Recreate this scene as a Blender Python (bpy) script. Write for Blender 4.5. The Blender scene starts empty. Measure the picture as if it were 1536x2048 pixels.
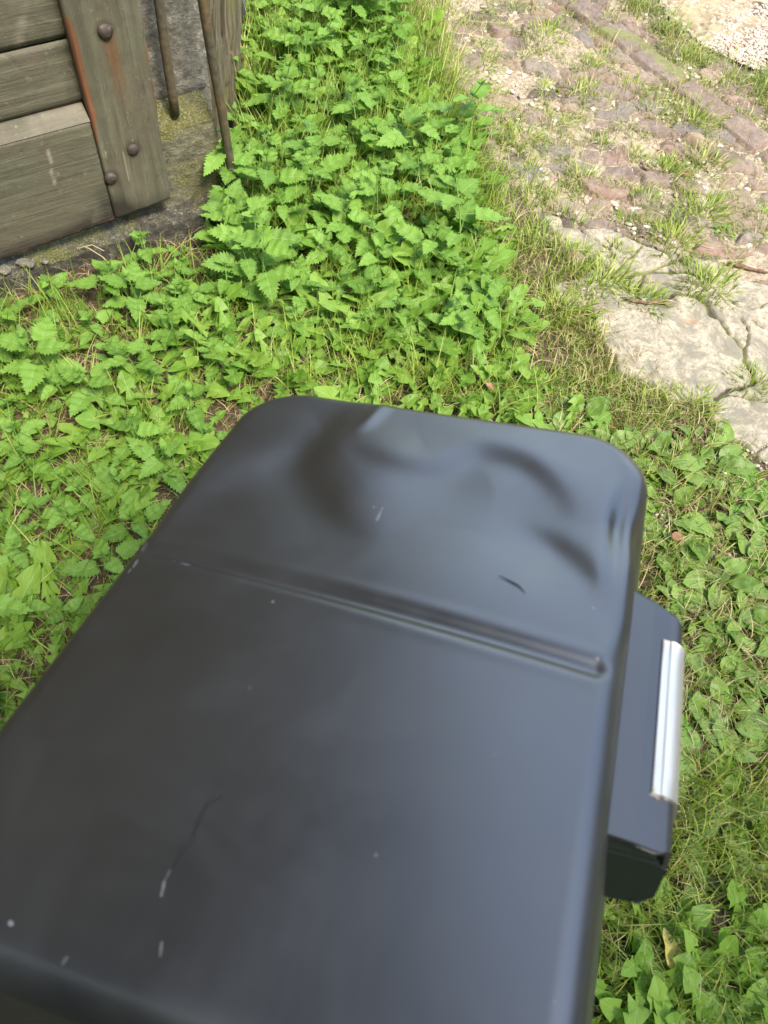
import bpy, math, random
import numpy as np
from mathutils import Matrix, Vector, Euler

# ------------------------------------------------------------------ camera
H = 1.35
F = 1537.0; CX = 768.0; CY = 1024.0          # focal length in photo pixels
nad = np.array([588 - CX, -(1850 - CY), F])
UP = -nad / np.linalg.norm(nad)
FW = np.array([0, 0, 1.]) - UP * UP[2]; FW /= np.linalg.norm(FW)
RT = np.cross(UP, FW)
if RT[0] < 0: RT = -RT
def toW(v): return np.array([v @ RT, v @ FW, v @ UP])
def ray(px, py): return toW(np.array([px - CX, -(py - CY), F]) / F)
def gnd(px, py, z=0.0):
    r = ray(px, py); t = (z - H) / r[2]
    return np.array([r[0] * t, r[1] * t])

scene = bpy.context.scene
cam_d = bpy.data.cameras.new("camera"); cam = bpy.data.objects.new("camera", cam_d)
scene.collection.objects.link(cam); scene.camera = cam
cam_d.sensor_fit = 'VERTICAL'; cam_d.sensor_height = 24.0; cam_d.lens = F / 2048 * 24.0
xa = toW(np.array([1., 0, 0])); ya = toW(np.array([0, 1., 0])); za = -toW(np.array([0, 0, 1.]))
m = Matrix.Identity(4)
for i in range(3):
    m[i][0] = xa[i]; m[i][1] = ya[i]; m[i][2] = za[i]
m[2][3] = H
cam.matrix_world = m
cam_d.clip_start = 0.02; cam_d.clip_end = 500
cam_d.dof.use_dof = True; cam_d.dof.focus_distance = 1.85; cam_d.dof.aperture_fstop = 6.0

# ------------------------------------------------------------------ light
SUN = Vector((0.38, -0.34, 0.88)).normalized()
sun_d = bpy.data.lights.new("sun", 'SUN'); sun_d.energy = 2.0; sun_d.angle = math.radians(20.0)
sun_d.color = (1.0, 0.93, 0.80)
sun = bpy.data.objects.new("sun", sun_d); scene.collection.objects.link(sun)
sun.rotation_euler = SUN.to_track_quat('Z', 'Y').to_euler(); sun.location = (3, 3, 6)
world = bpy.data.worlds.new("World"); scene.world = world; world.use_nodes = True
wn = world.node_tree.nodes; wl = world.node_tree.links
bg = wn['Background']
sky = wn.new('ShaderNodeTexSky'); sky.sky_type = 'NISHITA'; sky.sun_disc = False
sky.sun_elevation = math.asin(SUN.z); sky.sun_rotation = math.atan2(SUN.x, SUN.y)
sky.dust_density = 1.2; sky.air_density = 1.0
# broken cloud, mixed into the sky by direction
tc = wn.new('ShaderNodeTexCoord'); mp = wn.new('ShaderNodeMapping'); mp.inputs['Scale'].default_value = (1, 1, 2.2)
nz = wn.new('ShaderNodeTexNoise'); nz.inputs['Scale'].default_value = 2.3; nz.inputs['Detail'].default_value = 6; nz.inputs['Roughness'].default_value = .6
rp = wn.new('ShaderNodeValToRGB'); rp.color_ramp.elements[0].position = .46; rp.color_ramp.elements[1].position = .74
mx = wn.new('ShaderNodeMixRGB'); mx.inputs[2].default_value = (6.3, 7.0, 7.9, 1)
wl.new(tc.outputs['Generated'], mp.inputs[0]); wl.new(mp.outputs[0], nz.inputs['Vector']); wl.new(nz.outputs[0], rp.inputs[0])
wl.new(rp.outputs[0], mx.inputs[0]); wl.new(sky.outputs[0], mx.inputs[1]); wl.new(mx.outputs[0], bg.inputs[0])
bg.inputs['Strength'].default_value = 0.15
scene.view_settings.view_transform = 'Standard'; scene.view_settings.look = 'None'
scene.view_settings.exposure = 1.82; scene.view_settings.gamma = 1.0
scene.cycles.max_bounces = 6; scene.cycles.transparent_max_bounces = 4
scene.cycles.use_denoising = True

rng = np.random.default_rng(7); random.seed(7)

# ------------------------------------------------------------------ helpers
def mesh_obj(name, V, Fc, mat, parent=None, smooth=False, attrs=None, uv=None):
    me = bpy.data.meshes.new(name)
    V = np.asarray(V, dtype=np.float32)
    if isinstance(Fc, np.ndarray) and Fc.ndim == 2:
        k = Fc.shape[1]; nf = len(Fc)
        me.vertices.add(len(V)); me.vertices.foreach_set('co', V.ravel())
        me.loops.add(nf * k); me.polygons.add(nf)
        me.loops.foreach_set('vertex_index', Fc.ravel().astype(np.int32))
        me.polygons.foreach_set('loop_start', np.arange(0, nf * k, k, dtype=np.int32))
        me.update(calc_edges=True); me.validate()
    else:
        me.from_pydata([tuple(v) for v in V], [], [tuple(int(i) for i in f) for f in Fc]); me.update()
    if smooth: me.polygons.foreach_set('use_smooth', np.ones(len(me.polygons), dtype=bool))
    if attrs:
        for an, av in attrs.items():
            a = me.attributes.new(an, 'FLOAT', 'POINT'); a.data.foreach_set('value', np.asarray(av, dtype=np.float32))
    if uv is not None:
        l = me.uv_layers.new(name='UVMap')
        li = np.empty(len(me.loops), dtype=np.int32); me.loops.foreach_get('vertex_index', li)
        l.data.foreach_set('uv', np.asarray(uv, dtype=np.float32)[li].ravel())
    if mat: me.materials.append(mat)
    o = bpy.data.objects.new(name, me); scene.collection.objects.link(o)
    if parent: o.parent = parent
    return o
def tag(o, label=None, cat=None, group=None, kind=None):
    if label: o['label'] = label
    if cat: o['category'] = cat
    if group: o['group'] = group
    if kind: o['kind'] = kind
    return o
def empty(name, loc=(0, 0, 0), rz=0):
    o = bpy.data.objects.new(name, None); scene.collection.objects.link(o)
    o.location = loc; o.rotation_euler = (0, 0, rz); o.empty_display_size = .05
    return o

def _hash(ix, iy, seed):
    n = (ix.astype(np.int64) * 374761393 + iy.astype(np.int64) * 668265263 + seed * 974634777) & 0x7fffffff
    n = ((n ^ (n >> 13)) * 1274126177) & 0x7fffffff
    return ((n ^ (n >> 16)) & 0xffff) / 65535.0
def vnoise(x, y, s=1.0, seed=0):
    x = np.asarray(x) * s; y = np.asarray(y) * s
    ix = np.floor(x); iy = np.floor(y); fx = x - ix; fy = y - iy
    fx = fx * fx * (3 - 2 * fx); fy = fy * fy * (3 - 2 * fy)
    a = _hash(ix, iy, seed); b = _hash(ix + 1, iy, seed); c = _hash(ix, iy + 1, seed); d = _hash(ix + 1, iy + 1, seed)
    return (a * (1 - fx) + b * fx) * (1 - fy) + (c * (1 - fx) + d * fx) * fy
def fbm(x, y, s=1.0, seed=0, o=4):
    r = 0; a = .5; t = 0
    for k in range(o):
        r = r + a * vnoise(x, y, s * 2.03 ** k, seed + k * 17); t += a; a *= .5
    return r / t            # 0..1
def sstep(a, b, x):
    t = np.clip((x - a) / (b - a), 0, 1); return t * t * (3 - 2 * t)
def pdist(P, poly, closed=False):
    """distance of points (n,2) to a polyline"""
    P = np.asarray(P); best = np.full(len(P), 1e9)
    pts = list(poly) + ([poly[0]] if closed else [])
    for a, b in zip(pts[:-1], pts[1:]):
        a = np.asarray(a); b = np.asarray(b); ab = b - a
        t = np.clip(((P - a) @ ab) / (ab @ ab + 1e-12), 0, 1)
        d = np.hypot(*(P - (a + t[:, None] * ab)).T); best = np.minimum(best, d)
    return best
def inside(P, poly):
    P = np.asarray(P); c = np.zeros(len(P), bool); n = len(poly)
    for i in range(n):
        x1, y1 = poly[i]; x2, y2 = poly[(i + 1) % n]
        m_ = ((y1 > P[:, 1]) != (y2 > P[:, 1]))
        xi = (x2 - x1) * (P[:, 1] - y1) / (y2 - y1 + 1e-15) + x1
        c ^= m_ & (P[:, 0] < xi)
    return c
def sdist(P, poly):
    """positive inside"""
    d = pdist(P, poly, True); return np.where(inside(P, poly), d, -d)
def G(pts): return [gnd(*p) for p in pts]

# ------------------------------------------------------------------ materials
class NT:
    def __init__(s, name):
        s.m = bpy.data.materials.new(name); s.m.use_nodes = True
        s.n = s.m.node_tree.nodes; s.l = s.m.node_tree.links
        s.b = s.n['Principled BSDF']; s.out = s.n['Material Output']
    def link(s, a, b): s.l.new(a, b)
    def attr(s, name):
        a = s.n.new('ShaderNodeAttribute'); a.attribute_name = name; return a.outputs['Fac']
    def noise(s, scale, detail=5, rough=.55, vec=None, dist=0):
        n = s.n.new('ShaderNodeTexNoise'); n.inputs['Scale'].default_value = scale; n.inputs['Detail'].default_value = detail
        n.inputs['Roughness'].default_value = rough; n.inputs['Distortion'].default_value = dist
        s.l.new(vec if vec is not None else s.coord(), n.inputs['Vector']); return n.outputs[0]
    def coord(s, kind='Object', scale=None):
        if not hasattr(s, '_tc'): s._tc = s.n.new('ShaderNodeTexCoord')
        o = s._tc.outputs[kind]
        if scale:
            mp = s.n.new('ShaderNodeMapping'); mp.inputs['Scale'].default_value = scale; s.l.new(o, mp.inputs[0]); return mp.outputs[0]
        return o
    def ramp(s, fac, stops):
        r = s.n.new('ShaderNodeValToRGB'); e = r.color_ramp.elements
        while len(e) < len(stops): e.new(.5)
        for el, (p, c) in zip(e, stops):
            el.position = p; el.color = (*c, 1) if len(c) == 3 else c
        s.l.new(fac, r.inputs[0]); return r.outputs[0]
    def mix(s, fac, a, b, mode='MIX'):
        n = s.n.new('ShaderNodeMixRGB'); n.blend_type = mode
        for i, v in enumerate((fac, a, b)):
            if isinstance(v, (int, float)): n.inputs[i].default_value = v
            elif isinstance(v, tuple): n.inputs[i].default_value = (*v, 1)
            else: s.l.new(v, n.inputs[i])
        return n.outputs[0]
    def math(s, op, a, b=0.0, c=0.0):
        n = s.n.new('ShaderNodeMath'); n.operation = op
        for i, v in enumerate((a, b, c)):
            if isinstance(v, (int, float)): n.inputs[i].default_value = v
            else: s.l.new(v, n.inputs[i])
        return n.outputs[0]
    def bump(s, h, strength=.5, dist=.002, normal=None):
        n = s.n.new('ShaderNodeBump'); n.inputs['Strength'].default_value = strength; n.inputs['Distance'].default_value = dist
        s.l.new(h, n.inputs['Height'])
        if normal is not None: s.l.new(normal, n.inputs['Normal'])
        return n.outputs[0]
    def fin(s, col=None, rough=None, normal=None, **kw):
        for nm, v in (('Base Color', col), ('Roughness', rough), ('Normal', normal)):
            if v is None: continue
            if isinstance(v, (int, float)): s.b.inputs[nm].default_value = v
            elif isinstance(v, tuple): s.b.inputs[nm].default_value = (*v, 1)
            else: s.l.new(v, s.b.inputs[nm])
        for k, v in kw.items(): s.b.inputs[k].default_value = v
        return s.m

def leaf_mat(name, lo, hi, vein, nveins=7.0, slope=.9, transl=.42, rough=.5, bumps=.35, spots=None):
    t = NT(name)
    uv = t.n.new('ShaderNodeUVMap'); sep = t.n.new('ShaderNodeSeparateXYZ'); t.link(uv.outputs[0], sep.inputs[0])
    u = t.math('ABSOLUTE', t.math('SUBTRACT', sep.outputs[0], .5)); v = sep.outputs[1]
    ph = t.math('FRACT', t.math('SUBTRACT', t.math('MULTIPLY', v, nveins), t.math('MULTIPLY', u, nveins * slope)))
    side = t.math('ABSOLUTE', t.math('SUBTRACT', ph, .5))            # .5 at vein, 0 between
    sv = t.ramp(side, [(.38, (0, 0, 0)), (.5, (1, 1, 1))])
    mid = t.ramp(u, [(.0, (1, 1, 1)), (.045, (0, 0, 0))])
    veins = t.math('MAXIMUM', t.math('MULTIPLY', sv, .55), mid)
    oi = t.n.new('ShaderNodeObjectInfo')
    a = t.attr('rnd')
    r = t.math('FRACT', t.math('ADD', a, t.math('MULTIPLY', oi.outputs['Random'], 3.7)))
    n = t.noise(28, 3)
    mixf = t.math('ADD', t.math('MULTIPLY', r, .75), t.math('MULTIPLY', n, .35))
    col = t.mix(mixf, lo, hi)
    if spots:
        sp = t.ramp(t.noise(160, 4, .7), [(.55, (0, 0, 0)), (.66, (1, 1, 1))])
        big = t.ramp(t.noise(22, 2), [(.5, (0, 0, 0)), (.62, (1, 1, 1))])
        col = t.mix(t.math('MULTIPLY', t.math('MULTIPLY', sp, big), .7), col, spots)
    col = t.mix(t.math('MULTIPLY', veins, .55), col, vein)
    h = t.math('ADD', t.math('MULTIPLY', veins, -1.0), t.math('MULTIPLY', t.noise(240, 3), .5))
    nrm = t.bump(h, bumps, .0012)
    t.fin(col, rough, nrm); t.b.inputs['IOR'].default_value = 1.38
    tr = t.n.new('ShaderNodeBsdfTranslucent'); hs = t.mix(1.0, col, (1.0, 1.15, .55), 'MULTIPLY'); t.link(hs, tr.inputs[0]); t.link(nrm, tr.inputs['Normal'])
    ms = t.n.new('ShaderNodeMixShader'); ms.inputs[0].default_value = transl
    t.link(t.b.outputs[0], ms.inputs[1]); t.link(tr.outputs[0], ms.inputs[2]); t.link(ms.outputs[0], t.out.inputs[0])
    return t.m

M = {}
M['nettle'] = leaf_mat('nettle_leaf', (.115, .235, .032), (.24, .42, .070), (.33, .50, .14), 6.0, 1.0, .38, .5, .5)
M['dandelion'] = leaf_mat('dandelion_leaf', (.13, .28, .025), (.29, .45, .07), (.44, .56, .22), 9.0, .5, .42, .45, .3)
M['plantain'] = leaf_mat('plantain_leaf', (.12, .22, .035), (.28, .42, .085), (.32, .46, .16), 2.2, 2.6, .35, .42, .4, (.42, .47, .36))
M['ivy'] = leaf_mat('ground_ivy_leaf', (.10, .23, .03), (.22, .41, .055), (.27, .43, .11), 4.0, 1.6, .38, .5, .4)
def simple_leaf(name, stops, transl=.35, rough=.5):
    t = NT(name); a = t.attr('rnd'); col = t.ramp(a, stops); t.fin(col, rough)
    tr = t.n.new('ShaderNodeBsdfTranslucent'); t.link(col, tr.inputs[0])
    ms = t.n.new('ShaderNodeMixShader'); ms.inputs[0].default_value = transl
    t.link(t.b.outputs[0], ms.inputs[1]); t.link(tr.outputs[0], ms.inputs[2]); t.link(ms.outputs[0], t.out.inputs[0])
    return t.m
M['grass'] = simple_leaf('grass_blade', [(0, (.13, .22, .025)), (.45, (.25, .36, .045)), (.75, (.38, .46, .08)), (.92, (.52, .50, .17)), (1, (.60, .50, .26))])
M['drygrass'] = simple_leaf('dry_grass_blade', [(0, (.13, .25, .035)), (.35, (.24, .34, .06)), (.62, (.36, .38, .10)), (.82, (.50, .44, .18)), (1, (.60, .50, .28))], .25)
M['moss'] = simple_leaf('moss_frond', [(0, (.10, .14, .02)), (.4, (.22, .24, .04)), (.65, (.36, .33, .08)), (.85, (.34, .21, .08)), (1, (.46, .33, .15))], .25)
M['straw'] = simple_leaf('straw', [(0, (.17, .10, .045)), (.5, (.36, .27, .12)), (1, (.58, .49, .27))], .1, .6)
t = NT('stem'); M['stem'] = t.fin(t.mix(t.noise(30), (.12, .26, .04), (.22, .36, .08)), .5)

# soil / mossy lawn floor
t = NT('soil')
n1 = t.noise(9, 6, .65); n2 = t.noise(70, 6, .7); n3 = t.noise(320, 3, .7)
c = t.ramp(n2, [(.28, (.035, .024, .015)), (.5, (.095, .063, .038)), (.62, (.16, .11, .065)), (.75, (.30, .23, .15))])
g = t.ramp(n3, [(.3, (.05, .07, .012)), (.5, (.15, .17, .03)), (.7, (.27, .24, .07))])
mm = t.math('ADD', t.attr('moss'), t.math('MULTIPLY', t.math('SUBTRACT', n1, .5), 1.1))
mm = t.ramp(t.math('ADD', mm, t.math('MULTIPLY', t.math('SUBTRACT', n2, .5), .5)), [(.40, (0, 0, 0)), (.62, (1, 1, 1))])
sd = t.ramp(n2, [(.3, (.12, .09, .065)), (.5, (.28, .22, .16)), (.7, (.44, .37, .28))])
c = t.mix(t.attr('sand'), c, sd)
c = t.mix(mm, c, g)
M['soil'] = t.fin(c, .95, t.bump(t.math('ADD', n3, t.math('MULTIPLY', n2, 2)), .9, .006))

# cobble
t = NT('cobbles_in_sand')
ns = t.noise(85, 6, .7); nf = t.noise(420, 4, .75); nb = t.noise(6, 5, .6)
sand = t.ramp(t.math('ADD', t.math('MULTIPLY', ns, .55), t.math('MULTIPLY', nf, .45)), [(.36, (.09, .068, .046)), (.45, (.30, .235, .16)), (.53, (.46, .375, .265)), (.64, (.66, .57, .44))])
rocks = t.ramp(t.attr('rnd'), [(0, (.14, .11, .10)), (.18, (.29, .20, .16)), (.34, (.22, .17, .155)), (.5, (.38, .28, .20)), (.66, (.22, .205, .205)), (.8, (.32, .195, .15)), (.93, (.46, .40, .32)), (1, (.60, .58, .52))])
rocks = t.mix(.55, rocks, t.ramp(t.noise(50, 6, .7), [(.3, (.30, .28, .26)), (.55, (.72, .68, .62)), (.75, (1.25, 1.2, 1.1))]), 'MULTIPLY')
rocks = t.mix(t.ramp(t.noise(26, 6, .7), [(.50, (0, 0, 0)), (.70, (.7, .7, .7))]), rocks, (.42, .35, .26))
rocks = t.mix(.14, rocks, sand)
c = t.mix(t.ramp(t.attr('stone'), [(.25, (0, 0, 0)), (.6, (1, 1, 1))]), sand, rocks)
c = t.mix(t.ramp(t.attr('stone'), [(.06, (0, 0, 0)), (.30, (.7, .7, .7)), (.62, (0, 0, 0))]), c, (.075, .055, .036))
ms_ = t.ramp(t.math('ADD', t.attr('moss'), t.math('MULTIPLY', t.math('SUBTRACT', ns, .5), 1.2)), [(.45, (0, 0, 0)), (.65, (1, 1, 1))])
c = t.mix(t.math('MULTIPLY', ms_, .8), c, t.ramp(nf, [(.3, (.10, .13, .03)), (.6, (.26, .28, .07))]))
M['cobbles'] = t.fin(c, .9, t.bump(t.math('ADD', nf, t.math('MULTIPLY', ns, 2)), .8, .004))

# concrete slab
t = NT('weathered_concrete')
na = t.noise(14, 6, .72, dist=.6); nb = t.noise(75, 6, .75); nc = t.noise(420, 3, .7)
c = t.ramp(nb, [(.30, (.17, .14, .10)), (.44, (.33, .285, .205)), (.56, (.46, .405, .30)), (.75, (.60, .54, .42))])
st = t.ramp(t.math('ADD', na, t.math('MULTIPLY', t.math('SUBTRACT', nb, .5), .4)), [(.49, (0, 0, 0)), (.57, (.85, .85, .85))])
c = t.mix(st, c, (.22, .20, .15))
c = t.mix(t.ramp(nc, [(.62, (0, 0, 0)), (.72, (.6, .6, .6))]), c, (.16, .14, .10))
c = t.mix(t.ramp(t.attr('crack'), [(.35, (0, 0, 0)), (.8, (.95, .95, .95))]), c, t.mix(t.ramp(t.noise(9, 3), [(.48, (0, 0, 0)), (.56, (1, 1, 1))]), (.06, .05, .035), (.16, .18, .04)))
c = t.mix(t.attr('rust'), c, (.50, .22, .09))
M['concrete'] = t.fin(c, .9, t.bump(t.math('ADD', t.math('MULTIPLY', nb, 2), nc), .7, .003))

# pale gravel yard
t = NT('pale_gravel')
vr = t.n.new('ShaderNodeTexVoronoi'); vr.inputs['Scale'].default_value = 70; t.link(t.coord(), vr.inputs['Vector'])
c = t.ramp(vr.outputs['Color'], [(.0, (.14, .105, .06)), (.5, (.28, .22, .13)), (1, (.40, .34, .23))])
c = t.mix(t.ramp(t.noise(7, 4), [(.45, (0, 0, 0)), (.6, (.5, .5, .5))]), c, (.50, .38, .22))
M['gravel'] = t.fin(c, .9, t.bump(vr.outputs['Distance'], -.9, .008))
t = NT('pebble'); c = t.ramp(t.attr('rnd'), [(0, (.33, .22, .17)), (.3, (.45, .38, .30)), (.6, (.62, .55, .45)), (1, (.80, .77, .70))])
M['pebble'] = t.fin(t.mix(.5, c, t.ramp(t.noise(200, 4), [(.3, (.6, .6, .6)), (.7, (1.2, 1.2, 1.2))]), 'MULTIPLY'), .85)

# mossy old stone
def stone_mat(name, base_lo, base_hi, mossamt, bump=.010):
    t = NT(name)
    n1 = t.noise(7, 6, .65); n2 = t.noise(45, 6, .75); n3 = t.noise(230, 4, .75)
    c = t.ramp(n2, [(.3, base_lo), (.55, base_hi), (.72, tuple(min(.8, v * 1.8) for v in base_hi))])
    geo = t.n.new('ShaderNodeNewGeometry'); sp = t.n.new('ShaderNodeSeparateXYZ'); t.link(geo.outputs['Normal'], sp.inputs[0])
    upf = t.math('MULTIPLY', sp.outputs[2], .16)
    mo = t.ramp(t.math('ADD', t.math('ADD', t.math('MULTIPLY', n1, .8), t.math('MULTIPLY', n2, .35)), upf), [(.62 - mossamt, (0, 0, 0)), (.78 - mossamt, (1, 1, 1))])
    moc = t.ramp(n3, [(.3, (.08, .08, .02)), (.5, (.21, .20, .05)), (.72, (.42, .40, .15))])
    c = t.mix(mo, c, moc)
    wh = t.ramp(t.math('ADD', t.math('MULTIPLY', n3, .6), t.math('MULTIPLY', n2, .5)), [(.59, (0, 0, 0)), (.70, (.85, .85, .85))])
    c = t.mix(wh, c, (.55, .53, .43))
    return t.fin(c, .95, t.bump(t.math('ADD', t.math('MULTIPLY', n2, 3), n3), 1.0, bump))
M['stone'] = stone_mat('mossy_stone', (.11, .10, .065), (.32, .29, .19), .12, .010)
M['jamb'] = stone_mat('grey_render', (.13, .118, .095), (.27, .245, .20), -.10, .006)
M['step'] = stone_mat('dark_footing', (.045, .04, .03), (.13, .115, .09), -.05)
M['wall'] = stone_mat('rubble_wall', (.10, .09, .075), (.22, .20, .17), -.06)

# timber post
t = NT('rotten_timber')
v = t.coord('Object', (26, 26, 2.2)); n1 = t.noise(1.6, 7, .75, v, .4); n2 = t.noise(60, 5, .7); n3 = t.noise(3.2, 4, .6)
c = t.ramp(n1, [(.30, (.03, .02, .012)), (.43, (.15, .11, .062)), (.55, (.32, .25, .145)), (.75, (.52, .44, .29))])
c = t.mix(t.ramp(t.math('ADD', n3, t.math('MULTIPLY', n2, .25)), [(.66, (0, 0, 0)), (.80, (.6, .6, .6))]), c, (.26, .27, .07))
M['timber'] = t.fin(c, .92, t.bump(t.math('ADD', t.math('MULTIPLY', n1, 3), t.math('MULTIPLY', n2, .3)), 1.0, .012))

# painted door boards; grain axis by attribute-free object coords: two variants
def door_mat(name, sc):
    t = NT(name)
    v = t.coord('Object', sc); gr = t.noise(1.0, 7, .72, v, .3); n1 = t.noise(5.5, 5, .6); n2 = t.noise(55, 5, .7); n3 = t.noise(260, 3, .7)
    c = t.ramp(gr, [(.25, (.042, .039, .024)), (.43, (.088, .084, .053)), (.57, (.128, .122, .080)), (.76, (.23, .215, .15))])
    c = t.mix(t.ramp(n1, [(.40, (0, 0, 0)), (.66, (.7, .7, .7))]), c, (.125, .095, .065))
    c = t.mix(t.ramp(t.noise(16, 6, .75, dist=1.2), [(.52, (0, 0, 0)), (.66, (.5, .5, .5))]), c, (.065, .055, .036))
    c = t.mix(t.ramp(n2, [(.62, (0, 0, 0)), (.72, (.5, .5, .5))]), c, (.30, .29, .23))
    c = t.mix(t.ramp(n3, [(.64, (0, 0, 0)), (.7, (.4, .4, .4))]), c, (.045, .04, .028))
    cr = t.noise(1.0, 3, .5, t.coord('Object', tuple(q * 1.6 if q > 10 else q * 1.3 for q in sc)), .8)
    c = t.mix(t.math('MULTIPLY', t.ramp(cr, [(.485, (0, 0, 0)), (.5, (.75, .75, .75)), (.515, (0, 0, 0))]), t.ramp(n1, [(.45, (0, 0, 0)), (.6, (1, 1, 1))])), c, (.03, .026, .018))
    sp_ = t.noise(120, 5, .8)
    c = t.mix(t.ramp(sp_, [(.60, (0, 0, 0)), (.70, (.45, .45, .45))]), c, (.34, .31, .24))
    c = t.mix(t.attr('dirt'), c, (.030, .024, .018))
    c = t.mix(t.attr('rust'), c, (.16, .065, .022))
    c = t.mix(t.attr('bare'), c, t.ramp(gr, [(.3, (.09, .035, .018)), (.6, (.22, .09, .04)), (.8, (.40, .20, .10))]))
    c = t.mix(t.attr('pale'), c, (.36, .31, .25))
    return t.fin(c, .72, t.bump(t.math('ADD', t.math('MULTIPLY', gr, 2), t.math('MULTIPLY', n2, .5)), .5, .003))
M['door_h'] = door_mat('painted_board_grain_across', (3, 3, 70))
M['door_v'] = door_mat('painted_board_grain_upright', (60, 60, 3.0))
t = NT('rusty_bolt'); n = t.noise(120, 5, .7)
M['bolt'] = t.fin(t.ramp(n, [(.3, (.040, .030, .027)), (.55, (.085, .064, .056)), (.72, (.20, .13, .08))]), .6, t.bump(n, .8, .003), Metallic=.35)
t = NT('rusty_rod'); n = t.noise(70, 6, .7); n2 = t.noise(8, 3)
M['rod'] = t.fin(t.mix(t.ramp(n2, [(.4, (0, 0, 0)), (.7, (1, 1, 1))]), t.ramp(n, [(.3, (.055, .046, .032)), (.6, (.115, .095, .062)), (.75, (.20, .17, .10))]), t.ramp(n, [(.3, (.09, .055, .025)), (.7, (.21, .14, .06))])), .7, t.bump(n, .7, .003), Metallic=.2)
t = NT('bark'); n = t.noise(1.2, 6, .7, t.coord('Object', (90, 90, 90)))
M['twig'] = t.fin(t.ramp(n, [(.3, (.05, .028, .018)), (.55, (.20, .11, .065)), (.75, (.42, .27, .17))]), .85, t.bump(n, .8, .002))
t = NT('clod'); n = t.noise(70, 6, .7)
M['clod'] = t.fin(t.ramp(n, [(.3, (.03, .022, .018)), (.6, (.085, .065, .052)), (.8, (.16, .12, .09))]), .95, t.bump(n, 1., .005))
t = NT('dark_hair'); M['hair'] = t.fin((.006, .006, .006), .6)
t = NT('white_litter'); M['litter'] = t.fin(t.mix(t.noise(60), (.7, .73, .75), (.85, .87, .88)), .4)
t = NT('dead_leaf'); M['deadleaf'] = t.fin(t.ramp(t.noise(60, 4), [(.3, (.16, .07, .03)), (.7, (.36, .20, .10))]), .7)
t = NT('yellow_leaf'); n = t.noise(45, 4); n2 = t.noise(130, 3)
M['yellowleaf'] = t.fin(t.mix(t.ramp(n2, [(.56, (0, 0, 0)), (.66, (.8, .8, .8))]), t.ramp(n, [(.3, (.40, .36, .07)), (.7, (.55, .44, .14))]), (.28, .13, .04)), .55)

# black box
t = NT('satin_black_sheet_metal')
smd = t.noise(5, 5, .65, dist=.8)
sm = t.ramp(smd, [(.3, (.32, .32, .32)), (.5, (.37, .37, .37)), (.7, (.43, .43, .43))])
vo = t.n.new('ShaderNodeTexVoronoi'); vo.inputs['Scale'].default_value = 42; t.link(t.coord(), vo.inputs['Vector'])
dots = t.math('MULTIPLY', t.ramp(vo.outputs['Distance'], [(.035, (1, 1, 1)), (.075, (0, 0, 0))]), t.ramp(vo.outputs['Color'], [(.80, (0, 0, 0)), (.84, (.7, .7, .7))]))
film = t.ramp(t.math('ADD', t.math('MULTIPLY', t.noise(18, 6, .7), .6), t.math('MULTIPLY', smd, .4)), [(.40, (0, 0, 0)), (.75, (.025, .025, .025))])
dust = t.math('MAXIMUM', t.math('MULTIPLY', dots, .5), film)
c = t.mix(dust, (.0055, .0060, .0068), (.22, .22, .21))
def seg_mask(t, a_, b_, w_):
    vm = t.n.new('ShaderNodeVectorMath'); vm.operation = 'SUBTRACT'; t.link(t.coord(), vm.inputs[0]); vm.inputs[1].default_value = (a_[0], a_[1], 0)
    ab = np.array(b_) - np.array(a_); L2 = float(ab @ ab)
    sx = t.n.new('ShaderNodeSeparateXYZ'); t.link(vm.outputs[0], sx.inputs[0]); x_, y_ = sx.outputs[0], sx.outputs[1]
    pr_ = t.math('DIVIDE', t.math('ADD', t.math('MULTIPLY', x_, float(ab[0])), t.math('MULTIPLY', y_, float(ab[1]))), L2)
    cl = t.n.new('ShaderNodeClamp'); t.link(pr_, cl.inputs[0]); q = cl.outputs[0]
    dx_ = t.math('SUBTRACT', x_, t.math('MULTIPLY', q, float(ab[0]))); dy_ = t.math('SUBTRACT', y_, t.math('MULTIPLY', q, float(ab[1])))
    dd_ = t.math('SQRT', t.math('ADD', t.math('MULTIPLY', dx_, dx_), t.math('MULTIPLY', dy_, dy_)))
    dd_ = t.math('ADD', dd_, t.math('MULTIPLY', t.math('SUBTRACT', t.noise(90, 3, .7), .5), w_ * 2.2))
    return t.ramp(t.math('DIVIDE', dd_, w_), [(.35, (1, 1, 1)), (1.0, (0, 0, 0))])
VL0 = np.array([1451 - CX, -(-424 - CY), F]); VC0 = np.array([-3909 - CX, -(-50 - CY), F])
l0 = VL0 / np.linalg.norm(VL0); c0_ = -VC0 / np.linalg.norm(VC0); c0_ -= l0 * (l0 @ c0_); c0_ /= np.linalg.norm(c0_); n0_ = np.cross(c0_, l0); Q0 = np.array([(760 - CX) / F, -(1215 - CY) / F, 1.])
def lidp(px, py):
    v = np.array([px - CX, -(py - CY), F]) / F; v = v * ((n0_ @ Q0) / (n0_ @ v)) - Q0; return (float(v @ c0_), float(v @ l0))
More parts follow.
